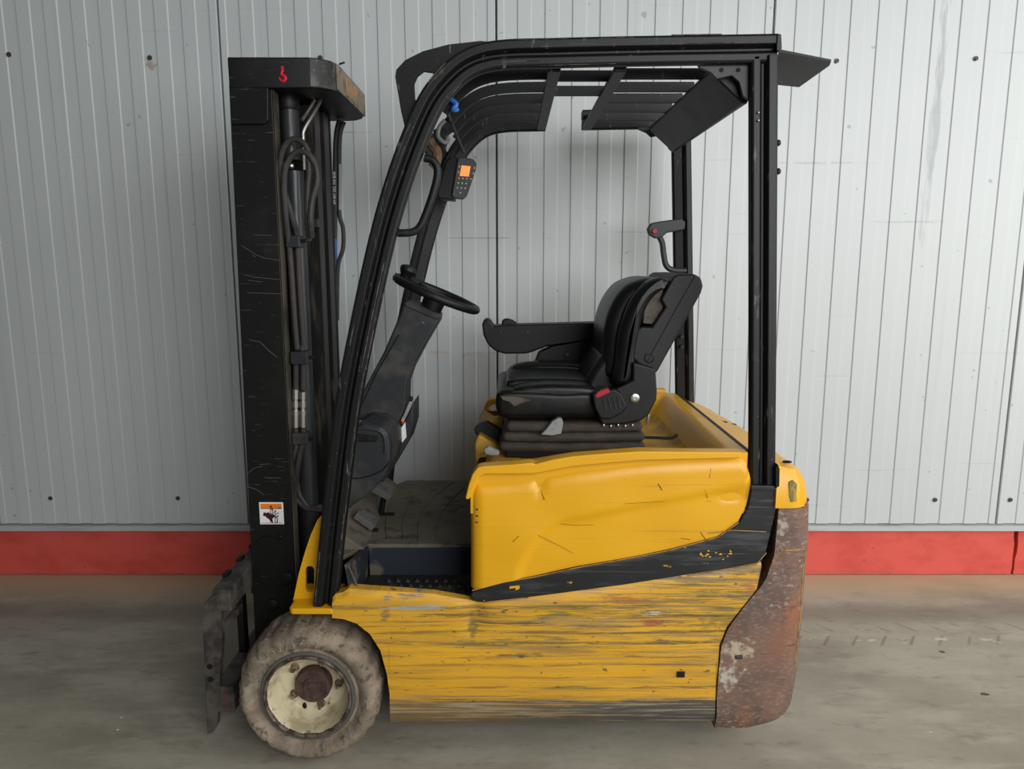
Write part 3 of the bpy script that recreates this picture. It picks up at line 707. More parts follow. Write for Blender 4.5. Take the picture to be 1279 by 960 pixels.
# ---- front wheels
WC = P(384, 871, 0); WCX, WCZ, WR = WC.x, .222, .222
def wheel(yf, s):
    """yf: y of the rim lip, s: +1 outer side faces -y"""
    wr = empty('front_wheel', (WCX, yf, WCZ)); wr.parent = ROOT; wr.location = (WCX, yf - MID, WCZ); b = Vector((WCX, yf, WCZ))
    prof = [(.134, .012), (.140, .006), (.150, .004), (.156, .008), (.162, .003), (.172, -.008), (.185, -.014), (.196, -.012), (.207, -.002), (.216, .014), (.2205, .030), (.222, .06), (.222, .14), (.2205, .17), (.214, .19), (.19, .205), (.14, .195)]
    rg = random.Random(11); N = 132
    wob = [rg.uniform(-.0022, .0022) for _ in range(N)]
    def rf(i, j, r, o):
        lug = 1 if ((j + (j // 17)) % 6) < 4 else 0
        if 7 <= i <= 13:
            k = {7: .0, 8: .2, 9: .8, 10: 1, 11: 1, 12: 1, 13: 1}[i]
            r = r - (0 if lug else .007) * k + wob[j] * k * 1.6 - .004 * max(0, noise.noise((j * .21, 4.4, .2))) * k
            if i in (7, 8): o += .004 * noise.noise((j * .9, i * 2.0, 5.5))
        if i == 6: o += wob[(j * 3) % N] * .8
        r += .0015 * noise.noise((j * .35, i * .8, 2.2)); o += .002 * noise.noise((j * .4, i * .9, 7.2)) if i < 10 else 0
        return r, o * s
    c = Vector((WCX, yf, WCZ))
    ty = MB().lathe(prof, c, 'y', N, True, rf).build('tyre', 'mud', wr, label='mud-caked solid rubber tyre', smooth=50, base=b)
    MB().lathe([(r, o * s) for r, o in [(.132, .02), (.134, .002), (.139, -.001), (.146, .001), (.150, .006), (.151, .02)]], c, 'y', 64, True).build('bead_ring', 'tyre_bead', ty, base=b)
    if s > 0:
        for txt, a0, da in (('200/50-10', 128, -7.2), ('SE', 215, 7), ('ELASTIC', -22, 6.2)):
            m = MB()
            for k, chh in enumerate(txt):
                a = R(a0 + da * k); rr = .180; o = c + Vector((rr * math.cos(a), -.0160, rr * math.sin(a)))
                up = Vector((math.cos(a), 0, math.sin(a))); rt = Vector((math.sin(a), 0, -math.cos(a)))
                if da > 0: up = -up; rt = -rt
                if txt != '200/50-10': continue
                m.add(*text_mb(chh, .020, o, rt, up, .0022))
            if m.v: m.build('tyre_lettering', 'tyre_letter', ty, smooth=0, base=b)
    rim = [(.117, .05), (.124, .006), (.128, -.004), (.133, -.004), (.135, .006), (.135, .10), (.05, .10), (.05, .088), (.098, .086), (.110, .074)]
    rm = MB().lathe([(r, o * s) for r, o in rim], c, 'y', 64, True).build('rim', 'cream', wr, label='cream painted steel rim', base=b)
    MB().lathe([(r, o * s) for r, o in [(.1235, .012), (.1265, -.005), (.131, -.0075), (.1355, -.004), (.136, .006)]], c, 'y', 72, False, lambda i, j, r, o: (r + .0012 * noise.noise((j * .6, i, 3.3)), o), False).build('rim_flange', 'rim_edge', rm, base=b)
    hb = MB().lathe([(r, o * s) for r, o in [(.058, .092), (.057, .062), (.054, .056), (.046, .055), (.044, .058), (.030, .058), (.027, .054), (0, .054)]], c, 'y', 40).build('hub', 'hub_rust', wr, label='rusty round hub cap', base=b)
    MB().box(c.x - .014, c.x + .014, min(yf + .049 * s, yf + .056 * s), max(yf + .049 * s, yf + .056 * s), c.z - .014, c.z + .014).build('hub_boss', 'hub_rust', hb, .003, base=b)
    bolt = None
    for k in range(5):
        a = R(68 + 72 * k); p = c + Vector((.078 * math.cos(a), 0, .078 * math.sin(a)))
        m = MB().lathe([(r, o * s) for r, o in [(.0105, .088), (.0105, .074), (.009, .071), (0, .071)]], p, 'y', 6)
        m.lathe([(r, o * s) for r, o in [(.006, .072), (.006, .058), (0, .057)]], p, 'y', 10); m.lathe([(r, o * s) for r, o in [(.014, .088), (.014, .084), (.011, .083)]], p, 'y', 16)
        m.build('wheel_bolt', 'bolt_rust', wr, base=b)
    a = R(247); p = c + Vector((.092 * math.cos(a), 0, .092 * math.sin(a)))
    MB().ball((p.x, yf + .0855 * s, p.z), .007, .004, .011, 10).build('hand_hole', 'underbody', rm, base=b)
    return wr
wheel(0.0, 1)
wheel(W, -1)
MB().cyl((WCX, 0, WCZ), .05, .1, W - .1, 'y', 20).build('axle', 'underbody', ROOT)

# ---- overhead guard
GY = .028
Acen = [(405, 764), (412, 690), (419.5, 620), (433, 510), (452, 408), (476, 300), (496, 230), (517, 172), (537, 128), (556, 102), (578, 82), (602, 71), (635, 66), (690, 64.5), (770, 62.5), (860, 61), (935, 59.8), (973, 59)]
SEC = [(.037, .006), (.031, 0), (.011, 0), (.007, .008), (.003, .020), (-.004, .020), (-.008, .012), (-.012, .008), (-.028, .008), (-.034, .012), (-.036, .020), (-.036, .034), (-.030, .040), (.004, .045), (.008, .062), (.014, .07), (.031, .07), (.037, .064)]
apath = [tuple(Vector((p.x, p.z))) for p in spline([Vector((P(x, y, GY).x, 0, P(x, y, GY).z)) for x, y in Acen], 4)]
apath = [(p.x, p.z) for p in spline([Vector((P(x, y, GY).x, 0, P(x, y, GY).z)) for x, y in Acen], 4)]
A = MB().sweep(apath, SEC, GY)
Bcen = [(953.5, 606), (954.5, 480), (955, 340), (955.5, 180), (956, 68)]
bpath = [(P(x, y, GY).x, P(x, y, GY).z) for x, y in Bcen]
SECB = [(-a, b) for a, b in SEC]
B = MB().sweep(bpath, SECB, GY)
gd = empty('overhead_guard', (0, MID, 0)); gd.parent = ROOT; gd.location = (0, 0, 0)
gl = A.build('guard_beam', 'black_paint', gd, .002); 
xq1, xq2 = P(693, 84, .07).x + .018, P(776, 82, .07).x - .018       # the far beam is interrupted between the two cross bars
MB().sweep([p for p in apath if p[0] < xq1 - .01] + [(xq1, lin(apath[-30:], xq1))], SEC, GY).mirror().build('guard_beam', 'black_paint', gd, .002)
MB().sweep([(xq2, lin(apath[-30:], xq2))] + [p for p in apath if p[0] > xq2 + .01], SEC, GY).mirror().build('guard_beam', 'black_paint', gd, .002)
B.build('rear_pillar', 'black_paint', gd, .002); B.mirror().build('rear_pillar', 'black_paint', gd, .002)
capx = MB().prism(XZ([(970, 43), (975.5, 42.5), (976.5, 61), (972, 65), (969, 63)], GY), GY - .004, GY + .072)
capx.build('beam_end_cap', 'black_paint', gd, .003); capx.mirror().build('beam_end_cap', 'black_paint', gd, .003)
rg = random.Random(21)
for k in range(22):
    i0 = rg.randrange(0, len(apath) - 8); n_ = rg.randrange(2, 7); d = rg.choice((.030, .026, .034, .016, -.02, -.03)) + rg.uniform(-.003, .003)
    pts = [(x - (b[1] - a[1]) / math.hypot(b[0] - a[0], b[1] - a[1]) * d, z + (b[0] - a[0]) / math.hypot(b[0] - a[0], b[1] - a[1]) * d) for (x, z), a, b in zip(apath[i0:i0 + n_], apath[i0:i0 + n_], apath[i0 + 1:i0 + n_ + 1])]
    MB().tube([(x, GY + (.0002 if d > 0 else .0082), z) for x, z in pts], rg.uniform(.0008, .0022), 5, ell=.7).build('scuff', 'scuff_brown', gl)
for y in (178.5, 214):
    c = P(971, y, .05); MB().lathe([(.009, 0), (.009, .004), (.006, .008), (0, .009)], c, 'x', 12).build('dome_bolt', 'mast_grease', gd)
for x, y in ((948, 140), (948, 150)):
    c = P(x, y, GY); MB().ball(c + Vector((0, .004, 0)), .004, .003, .004, 8).build('rivet', 'steel_pipe', gd)
# corner gussets
gus = MB().prism(XZ([(873, 77), (940, 77), (940, 125), (931, 118), (926, 100), (917, 92), (898, 96), (890, 88), (876, 82)], .04), .06, .072, )
gus.build('corner_gusset', 'plastic_dash', gd, .002); gus.mirror().build('corner_gusset', 'plastic_dash', gd, .002)
for x, y in ((901, 87.5), (922, 87.5)):
    c = P(x, y, .06); MB().cyl(c, .006, -.002, .004, 'y', 10).build('gusset_bolt', 'underbody', gd)
# front header: side plates with window holes and a cross member
hout = [(622, 53), (600, 51), (560, 55.5), (528, 64), (506, 75), (495, 87), (493.5, 96), (497, 112), (502, 138), (507, 162), (516, 160), (535, 130), (580, 90)]
hole = [(518, 124), (517, 104), (521, 95), (529, 88.5), (540, 90), (546, 97), (534, 110), (524, 128)]
hp = MB().prism(XZ(hout, .06), .06, .075, [XZ(hole, .06)])
hp.build('header_plate', 'black_paint', gd); hp.mirror().build('header_plate', 'black_paint', gd)
hx = XZ([(494, 94), (499, 100), (505, 128), (509, 158), (505, 160), (500, 138), (495.5, 112), (493, 98)], .06)
MB().prism(hx, .075, W - .075).build('header_cross_member', 'black_paint', gd, .002)
# roof bars: three bays of longitudinal slats between cross bars
zr = P(690, 81, .06).z - .012
xb1, xb2, xb3 = P(693, 84, .07).x, P(776, 82, .07).x, P(893, 84, .07).x
fpath = [(p[0], p[1]) for p in apath if p[1] > 1.985 and p[0] < xb1 - .02]
off = .0115
def inner(path, d):
    out = []
    for i, (x, z) in enumerate(path):
        a = path[max(i - 1, 0)]; b = path[min(i + 1, len(path) - 1)]; t = Vector((b[0] - a[0], b[1] - a[1])).normalized(); out.append((x + t.y * d, z - t.x * d))
    return out
fp = inner(fpath, off) + [(xb1, inner(fpath, off)[-1][1])]
zs_ = fp[-1][1]
ypos = [.13 + i * .140 for i in range(7)]
SH = .0158; zs_ += .0012; fp = [(x, z + .0012) for x, z in fp]
for i, y0 in enumerate((.22, .39, .555, .72, .89)):
    y1 = y0 + .010
    MB().sweep(fp, [(SH, y0), (SH, y1), (-SH, y1), (-SH, y0)], 0).build('roof_slat', 'black_paint', gd, .0015)
    MB().box(xb2, xb3 + .02, y0, y1, zs_ - SH, zs_ + SH).build('roof_slat', 'black_paint', gd, .0015)
for y0 in (.245, .445): MB().box(xb1, xb2, y0, y0 + .010, zs_ - SH, zs_ + SH).build('roof_slat', 'black_paint', gd, .0015)
for xb in (xb1, xb2):
    MB().box(xb - .018, xb + .018, .09, W - .09, zs_ - .026, zs_ - .012).build('roof_cross_bar', 'black_paint', gd, .003)
# rear header plate
pl = [(P(886, 86, .11).x, P(886, 86, .11).z), (P(905, 84, .11).x, P(905, 84, .11).z), (P(928, 97, .11).x, P(928, 97, .11).z), (P(932, 131, .11).x, P(932, 131, .11).z), (P(925, 131, .11).x, P(925, 131, .11).z), (P(884, 92, .11).x, P(884, 92, .11).z)]
MB().prism(pl, .09, W - .09).build('rear_header', 'plastic_black', gd, .006)
# rear rain visor
vz = [P(972, 64, .06), P(1038, 77, .06), P(1036, 82, .10), P(998, 109, .36), P(970, 106, .36)]
MB().poly(vz, (0, 0, .006)).build('rear_visor', 'mast_black', gd, 0)
# grab handles
hpth = spline([P(530, 197, .06), P(540, 200, .06), P(546, 209, .06), P(546, 222, .06), P(540, 245, .06), P(531, 270, .06), P(524, 284, .06), P(514, 290, .06), P(497, 291, .06)], 5)
MB().tube(hpth, .0115, 12).build('grab_handle', 'plastic_black', gd, label='black curved grab handle on the front pillar')
FY = W - .09
m = MB().prism(XZ([(808, 286), (812, 279), (820, 277), (850, 273), (855, 277), (854, 287), (832, 291), (826, 296), (818, 298), (810, 293)], FY), FY - .02, FY + .02)
rh = m.build('rear_grab_handle', 'plastic_dash', gd, .006, 3, label='black rear grab handle with a red horn button')
MB().tube(spline([P(822, 293, FY), P(827, 303, FY), P(829, 318, FY), P(832, 331, FY), P(840, 337, FY), P(857, 338, FY)], 5), .0125, 10).build('handle_tube', 'plastic_dash', rh)
c = P(816, 289, FY); MB().lathe([(.010, -.030), (.010, -.018)], (c.x, FY, c.z), 'y', 14).build('horn_button', 'red_plastic', rh, .002)
for y in (420, 433, 283):
    c = P(852, y, W - .1); MB().cyl((c.x, W - .1, c.z), .007, -.006, .02, 'y', 10).build('pillar_bolt', 'mast_grease', gd)
# wiring, mirror bracket and terminal at the far front pillar
MB().tube(spline([P(566, 114, .2), P(572, 108, .22), P(579, 116, .26), P(572, 124, .24), P(580, 113, .3), P(584, 106, .34)], 5), .008, 8).build('wire_bundle', 'wire_rust', gd)
MB().tube(spline([P(563, 124, .2), P(570, 130, .2), P(566, 136, .2), P(571, 137, .22)], 5), .007, 8).build('blue_connector', 'blue_plastic', gd)
MB().tube([P(556, 134, .3), P(579, 190, .62)], .006, 6).build('stay_rod', 'plastic_dash', gd)
MB().tube(spline([P(556, 150, .55), P(549, 158, .55), P(547, 170, .55), P(556, 178, .55), P(560, 170, .55)], 5), .007, 8).build('mirror_stem', 'grey_plastic', gd)
px_prism('bracket_plate', [(541, 162), (556, 158), (562, 174), (555, 187), (545, 178)], .60, .61, 'plastic_dash', gd, .002)
MB().tube(spline([P(536, 175, .5), P(540, 182, .5), P(546, 190, .5), P(545, 202, .5), P(540, 210, .5)], 5), .016, 8).build('wire_bundle', 'wire_rust', gd)
# terminal
TY = .80
c0 = P(573, 197, TY); rt = Vector((.80, .60, 0)); up = (P(573, 197, TY) - P(564.5, 247, TY)); nn = rt.cross(up).normalized()
if nn.y > 0: nn = -nn
wd = .088; hgt = up.length; up.normalize()
bl = c0 - up * hgt
def face_pt(u, v, d=0): return bl + rt * (u * wd) + up * (v * hgt) + nn * d
cut = [(0.06, 0), (.75, -.02), (1.0, .12), (1.0, .93), (.85, 1.0), (.15, 1.0), (0, .9), (0, .06)]
cut = [(.10, -.02), (.62, -.03), (.78, .05), (1.0, .72), (1.0, .9), (.8, 1.0), (.15, 1.04), (0, .98), (0, .06)]
tb = MB().poly([face_pt(u, v) for u, v in cut], -nn * .035).build('operator_terminal', 'plastic_dash', gd, .006, 3, label='black keypad terminal with an orange lit screen')
px_prism('terminal_housing', [(556, 203), (563, 194), (574, 197), (566, 240), (568, 250), (548, 248), (546, 243)], TY + .01, TY + .10, 'plastic_black', tb, .006, 3)
MB().poly([face_pt(u, v, .0015) for u, v in ((.20, .56), (.66, .56), (.66, .82), (.20, .82))], -nn * .003).build('screen', 'screen', tb)
for r_ in range(4):
    for q in range(4):
        if r_ == 3 and q in (0, 2): continue
        u = .14 + q * .2 + .0 * r_; v = .48 - r_ * .12
        if u > .62 + v * .3: continue
        MB().obox(face_pt(u, v, -.002), rt * .007, up * .006, nn * .004).build('key', 'button', tb, .001)
for v in (.62, .76):
    for u in (.06, .84): MB().obox(face_pt(u, v, -.002), rt * .006, up * .008, nn * .004).build('key', 'button', tb, .001)

# ---- mast
MY = .30
mast = empty('mast', (0, MID, 0)); mast.parent = ROOT; mast.location = (0, 0, 0)
def rail(name, L, Rr, y0, y1, web, z0, z1, mat, fl=.022):
    """C channel open towards the truck's middle; left and right edges given as (top, bottom) X"""
    def ring(k, z):
        a, b = L[k], Rr[k]
        return [(a, y0, z), (b, y0, z), (b, y1, z), (b - fl, y1, z), (b - fl, y0 + web, z), (a + fl, y0 + web, z), (a + fl, y1, z), (a, y1, z)]
    n = 8
    return MB().add(ring(1, z0) + ring(0, z1), [tuple(range(n - 1, -1, -1)), tuple(range(n, 2 * n))] + [(i, (i + 1) % n, n + (i + 1) % n, n + i) for i in range(n)])
zt = P(300, 108, MY).z
Lt, Lb = P(286, 112, MY).x, P(316, 770, MY).x; Rt, Rb = P(343, 180, MY).x, P(364, 640, MY).x
om = rail('outer_rail', (Lt, Lb), (Rt, Rb), MY, MY + .085, .016, .10, zt + .01, 'mast_black')
orl = om.build('outer_rail', 'mast_black', mast, .003); om.mirror().build('outer_rail', 'mast_black', mast, .003)
rx = Rb; 
eb = MB().add([(Rb + .001, MY + .004, .12), (Rb + .004, MY + .004, .12), (Rb + .004, MY + .05, .12), (Rb + .001, MY + .05, .12), (Rt + .001, MY + .004, zt - .01), (Rt + .004, MY + .004, zt - .01), (Rt + .004, MY + .05, zt - .01), (Rt + .001, MY + .05, zt - .01)], [(0, 3, 2, 1), (4, 5, 6, 7), (0, 1, 5, 4), (1, 2, 6, 5), (2, 3, 7, 6), (3, 0, 4, 7)])
eb.build('rail_wear_strip', 'rail_tan', orl)
for line in ([(301, 306), (320, 318), (330, 322), (349, 325)], [(305, 343), (318, 346), (349, 349)], [(309, 365.5), (330, 366), (351, 367)], [(311, 424), (325, 427), (336, 438), (346, 446)], [(309, 591), (318, 584), (328, 582)], [(324, 580), (337, 579)], [(330, 596), (351, 597)], [(309, 607), (322, 612), (330, 618)], [(318, 293), (340, 294)], [(310, 350), (328, 352)], [(310, 495), (318, 495)], [(315, 318), (319, 321)]):
    MB().tube([P(x, y, MY - .0004) for x, y in line], .0006, 5).build('scratch', 'scratch_grey', orl)
IR = P(402, 350, .47).x
im = rail('inner_rail', (Lt + .06, Lb + .06), (IR, IR), .47, .53, .014, .14, zt - .02, 'mast_grease', .016)
im.build('inner_rail', 'mast_grease', mast, .002); im.mirror().build('inner_rail', 'mast_grease', mast, .002)
# thickened head plate at the top of the outer rail
hp_ = MB().prism(XZ([(283.5, 71), (335, 71), (335, 150), (330, 155), (289, 155)], MY - .012), MY - .012, MY + .02)
hp_.build('head_plate', 'mast_black', mast, .004); hp_.mirror().build('head_plate', 'mast_black', mast, .004)
# crosshead
CY0 = .285; CY1 = W - CY0
zt1, zb1 = P(300, 71, CY0).z, P(370, 110, CY0).z
cxf, cxm, cxr = P(283.5, 71, CY0).x, P(384, 75, CY0).x, P(421, 82, CY0 + .06).x
cp_ = [(cxf, CY0), (cxm, CY0), (cxm + .035, CY0 + .012), (cxr - .012, CY0 + .045), (cxr, CY0 + .085), (cxr, CY1 - .085), (cxr - .012, CY1 - .045), (cxm + .035, CY1 - .012), (cxm, CY1), (cxf, CY1)]
xh = MB().plan(cp_, zb1, zt1).build('crosshead', 'mast_black', mast, .005, 2, label='black mast crosshead with a worn rear face')
MB().box(cxr - .004, cxr + .003, CY0 + .06, CY1 - .06, zb1 + .006, zt1 - .006).build('worn_rear_face', 'crosshead_rear', xh, .002)
lit_plan = [(cxm + .005, CY0 - .001), (cxm + .035, CY0 + .010), (cxr - .011, CY0 + .043), (cxr + .002, CY0 + .082), (cxr - .006, CY0 + .085), (cxm + .03, CY0 + .02), (cxm + .005, CY0 + .008)]
MB().plan(lit_plan, zb1 + .004, zt1 - .003).build('lit_corner', 'lit_black', xh, .002)  # grey corner piece, light on the black paint put into its colour
MB().box(cxr + .001, cxr + .0045, CY0 + .17, CY0 + .33, zb1 + .015, zt1 - .02).build('faded_label', 'faded_orange', xh)
MB().tube([P(424, 80, .37), P(430, 78, .39)], .003, 6).build('bent_pin', 'plastic_black', xh)
# red hook mark on the crosshead
hk = spline([P(353, 88, CY0), P(351.5, 93, CY0), P(355, 95, CY0), P(356.5, 98, CY0), P(354, 101, CY0), P(350.5, 100, CY0), P(349, 96.5, CY0)], 5)
mk = MB().tube([Vector((p.x, CY0 + .0015, p.z)) for p in hk], [.0042] * 8 + [.0056] * 14 + [.0034] * (len(hk) - 22), 8)
mk.box(hk[0].x - .004, hk[0].x + .004, CY0 - .0015, CY0 + .002, hk[0].z - .004, hk[0].z + .012)
mk.build('hook_mark', 'red_paint', xh, label='red lifting hook symbol')
# tie bars between the rails
for zz_ in (.42, 1.18): MB().box(Rb + .0 - .05 + .0, Rb - .02, MY + .02, W - MY - .02, zz_, zz_ + .10).build('tie_bar', 'mast_black', mast, .004) if zz_ < 1 else None
# lift cylinders
def vtube(x, y, r, z0, z1, n=20): return MB().lathe([(r, 0), (r, z1 - z0)], (x, y, z0), 'z', n)
LY = MY + .095
def cylx(px, py): return P(px, py, LY).x
lcx = cylx(371, 300)
MAT['cyl'] = M('cylinder_enamel', '303234', .32, .1, [('1c1c1c', (20, 20, 4), .45, .65, .8, .5)])
top_z = P(368, 118, LY).z
for yy in (LY, W - LY):
    cyl = vtube(lcx, yy, .032, .15, P(368, 214, LY).z).build('lift_cylinder', 'cyl', mast)
    vtube(lcx - .006, yy, .030, P(368, 200, LY).z, P(368, 137, LY).z).build('cylinder_rod_cover', 'cyl', cyl)
    MB().lathe([(.033, 0), (.036, .006), (.036, .045), (.03, .055)], (lcx - .008, yy, P(368, 138, LY).z), 'z', 20).build('cylinder_head', 'mast_black', cyl)
fy = .40
MB().tube(spline([P(402, 122, .46), P(391, 143, .42), P(380, 162, fy), P(379, 175, fy), P(380, 212, fy)], 5), .006, 8).build('steel_pipe', 'steel_pipe', mast)
MB().tube(spline([P(397, 119, .47), P(384, 140, .45), P(377, 150, .43)], 5), .006, 8).build('steel_pipe', 'steel_pipe', mast)
c = P(364, 207, LY - .045); MB().ball(c, .008, .008, .009, 8).build('bleed_screw', 'steel', mast)
# near hoses: two loops at the top, clamped down the cylinder
HY = MY + .045
h1 = [(379, 430), (377, 400), (373, 340), (371, 296), (366, 275), (357, 245), (351, 218), (351, 196), (357, 180), (368, 173.5), (379, 179), (385, 192), (386, 215), (384, 240), (384, 270), (386, 300)]
h2 = [(371, 436), (368, 400), (364, 340), (361, 305), (357, 270), (355, 235), (356, 212), (363, 196), (374, 189), (387, 194), (395, 209), (396, 228), (390, 250), (388, 275), (389, 296)]
for i, h_ in enumerate((h1, h2)):
    MB().tube(spline([P(x, y, HY - .012 * i - (.02 if y < 290 else 0)) for x, y in h_], 5), .0095, 10).build('hydraulic_hose', 'hose', mast, label='dusty rubber hydraulic hose looped at the top')
for i, dx in enumerate((0, 9)):
    pts = [(370 + dx * .95, 440), (369.5 + dx, 486)]
    MB().tube([P(x, y, HY) for x, y in pts], .010, 10).build('hydraulic_hose', 'hose', mast)
    fe = MB()
    for ya, yb, r in ((486 + i * 3, 498, .0115), (498, 501, .009), (501, 508, .013), (508, 512, .009), (512, 518, .0135), (518, 533, .0115)):
        fe.tube([P(369.5 + dx, ya, HY), P(369.5 + dx, yb, HY)], r, 8)
    fe.build('hose_coupling', 'steel', mast, label='pair of bright metal hose couplings')
    low = [(369.5 + dx, 533), (369.5 + dx, 552), (369 + dx * .7, 562), (361.5 + dx * 1.05, 588), (362 + dx, 606), (369 + dx * .8, 622), (384 + dx * .3, 634.5 - i), (402, 636 - i * 4)]
    MB().tube(spline([P(x, y, HY + (.0 if y < 600 else .02)) for x, y in low], 5), .0098, 10).build('hydraulic_hose', 'hose', mast)
for x0, x1, y0, y1 in ((357, 374, 294, 309), (363, 384, 439, 455), (365, 384, 541, 555)):
    a, b = P(x0, y1, HY - .02), P(x1, y0, HY - .02)
    cl = MB().box(a.x, b.x, HY - .022, HY + .03, a.z, b.z).build('hose_clamp', 'plastic_dash', mast, .004)
    c = P(x1 + 5, (y0 + y1) / 2, HY); MB().tube([P(x1 - 2, (y0 + y1) / 2, HY), P(x1 + 8, (y0 + y1) / 2 - 1, HY)], .006, 8).build('clamp_bolt', 'plastic_black', cl)
a = P(389, 284, HY + .06); MB().box(a.x, a.x + .024, a.y, a.y + .02, a.z, a.z + .028).build('cable_clip', 'grey_plastic' if False else 'plastic_dash', mast, .003)
# far hoses with printed lettering
TYH = W - MY - .04
hx_ = lambda px, py: P(px, py, TYH)
MB().tube(spline([hx_(424, 150), hx_(419.5, 175), hx_(418.5, 250), hx_(417.5, 350), hx_(415, 470), hx_(412, 600)], 5), .0095, 10).build('printed_hose', 'hose_dark', mast, label='black hose with white and blue print')
MB().tube(spline([hx_(430, 152), hx_(424.5, 172), hx_(424, 230), hx_(424, 268), hx_(428.5, 285), hx_(428.5, 310), hx_(422, 335), hx_(421, 400)], 5), .008, 10).build('thin_hose', 'hose', mast)
tm = MB(); up0 = (hx_(418, 200) - hx_(417, 420)).normalized()
for txt, py, px in (('EN 857 2SC 330 BAR', 235, 419), ('EN 857 2SC DN 10', 395, 417.5), ('DIN 2SC', 505, 414.2)):
    o = hx_(px - .5, py) + Vector((0, -.0100, 0)); tm.add(*text_mb(txt, .0135, o, up0, Vector((-1, 0, 0)), .0008))
tm.build('hose_lettering', 'white_paint', mast, smooth=0)
for ya, yb, px in ((298, 333, 418.2), (440, 480, 415.6)):
    MB().tube([hx_(px, ya) + Vector((0, -.0008, 0)), hx_(px - .7, yb) + Vector((0, -.0008, 0))], .0096, 10).build('blue_hose_band', 'blue_print', mast)
MB().tube([hx_(424.6, 205), hx_(424.4, 262)], .0082, 10).build('hose_sleeve', 'grey_plastic', mast)
# far rail inner tube (dark column) beside the hoses
vtube(P(408, 300, W - MY - .10).x, W - MY - .10, .03, .3, P(408, 130, W - MY - .1).z).build('side_cylinder', 'mast_black', mast)
# warning sticker
s0 = P(325, 654.5, MY); s1 = P(353.5, 627, MY)
st_ = MB().box(s0.x, s1.x, MY - .0015, MY + .001, s0.z, s1.z).build('warning_sticker', 'white_paint', mast, .003, label='white and orange pinch-hazard sticker')
sw, sh = s1.x - s0.x, s1.z - s0.z
def sq(pts, name, mat): MB().prism([(s0.x + u * sw, s0.z + v * sh) for u, v in pts], MY - .0026, MY).build(name, mat, st_)
sq([(.07, .74), (.94, .74), (.94, .94), (.07, .94)], 'orange_header', 'orange_print')
sq([(.07, .715), (.94, .715), (.94, .735), (.07, .735)], 'rule', 'dark_print')
sq([(.07, .06), (.94, .06), (.94, .075), (.07, .075)], 'rule', 'dark_print')
MB().prism([(s0.x + u * sw, s0.z + v * sh) for u, v in ((.44, .77), (.56, .77), (.50, .89))], MY - .0034, MY).build('warning_triangle', 'maroon_print', st_)
MB().prism([(s0.x + u * sw, s0.z + v * sh) for u, v in ((.78, .76), (.90, .745), (.90, .765), (.82, .775))], MY - .0034, MY).build('header_smudge', 'maroon_print', st_)
sq([(.15, .40), (.19, .56), (.29, .52), (.38, .56), (.46, .47), (.60, .46), (.66, .40), (.60, .32), (.53, .26), (.55, .08), (.47, .10), (.40, .24), (.30, .30), (.25, .38)], 'hand_symbol', 'maroon_print')
for fing in ([(.62, .50), (.66, .66), (.70, .65), (.67, .52)], [(.64, .46), (.80, .55), (.81, .52), (.66, .43)], [(.62, .38), (.80, .41), (.80, .37), (.64, .34)]): sq(fing, 'finger_symbol', 'dark_print')
for u, v in ((.46, .48), (.63, .09)):
    sq([(u, v), (u + .12, v), (u + .12, v + .24), (u, v + .24)], 'roller_symbol', 'maroon_print')
    MB().prism([(s0.x + a_ * sw, s0.z + b_ * sh) for a_, b_ in ((u + .035, v + .03), (u + .085, v + .03), (u + .085, v + .2), (u + .035, v + .2))], MY - .0034, MY).build('roller_core', 'white_paint', st_)
# lower mast fittings
MB().tube(spline([P(349, 671, MY), P(338, 669, MY), P(325, 673, MY), P(317, 690, MY), P(315, 740, MY)], 5), .004, 6).build('weld_bead', 'mast_black', mast)
MB().box(P(318, 760, MY).x, P(372, 760, MY).x, MY + .01, W - MY - .01, .12, .30).build('mast_foot', 'mast_black', mast, .01)
for px, py, r in ((350, 670, .008), (340, 755, .022), (358, 722, .024)):
    c = P(px, py, MY); MB().lathe([(r, .0), (r, -.006), (r * .6, -.009), (0, -.009)], c, 'y', 16).build('pivot_boss', 'mast_black', mast)
# carriage
KY = .10
cg = empty('fork_carriage', (0, MID, 0)); cg.parent = ROOT; cg.location = (0, 0, 0)
e = MB().prism(XZ([(252, 762), (256, 752), (266, 742), (272, 742), (275, 765), (277, 800), (274, 850), (271, 905), (266, 915), (258.5, 917), (256, 850)], KY), KY, KY + .03)
ep = e.build('end_plate', 'mud_steel', cg, .003); e.mirror().build('end_plate', 'mud_steel', cg, .003)
for px, py in ((262, 832), (263, 848)):
    c = P(px, py, KY); MB().cyl(c, .0095, -.002, .01, 'y', 12).build('pin_hole', 'underbody', ep)
tx0, tx1 = P(264, 745, KY).x, P(287, 745, KY).x; tz = P(272, 737, KY).z
br = MB().box(tx0, tx1, KY + .005, W - KY - .005, tz - .075, tz)
ub = br.build('upper_bar', 'mud_steel', cg, .006)
for k in range(7): MB().box(tx0 - .004, tx0 + .014, KY + .10 + k * .125, KY + .14 + k * .125, tz - .004, tz + .010).build('notch_tooth', 'mast_black', ub, .002)
MB().box(tx0 - .02, tx1 - .01, KY + .005, W - KY - .005, .10, .19).build('lower_bar', 'mud_steel', cg, .006)
MB().box(tx0 - .012, tx0 + .012, .32, .36, .15, tz - .03).build('carriage_upright', 'mast_black', cg, .003)
MB().box(tx0 - .012, tx0 + .012, W - .36, W - .32, .15, tz - .03).build('carriage_upright', 'mast_black', cg, .003)
m = MB().prism(XZ([(280, 786), (275, 780), (291, 762), (298, 760), (298, 768)], .16), .16, .20)
m.build('side_bracket', 'mud_steel', cg, .004)
MB().prism([(tx1 - .01, .22), (Lb + .03, .18), (Lb + .03, tz - .02), (tx1 - .01, tz - .04)], MY + .04, MY + .06).build('roller_plate', 'mast_black', cg, .003)
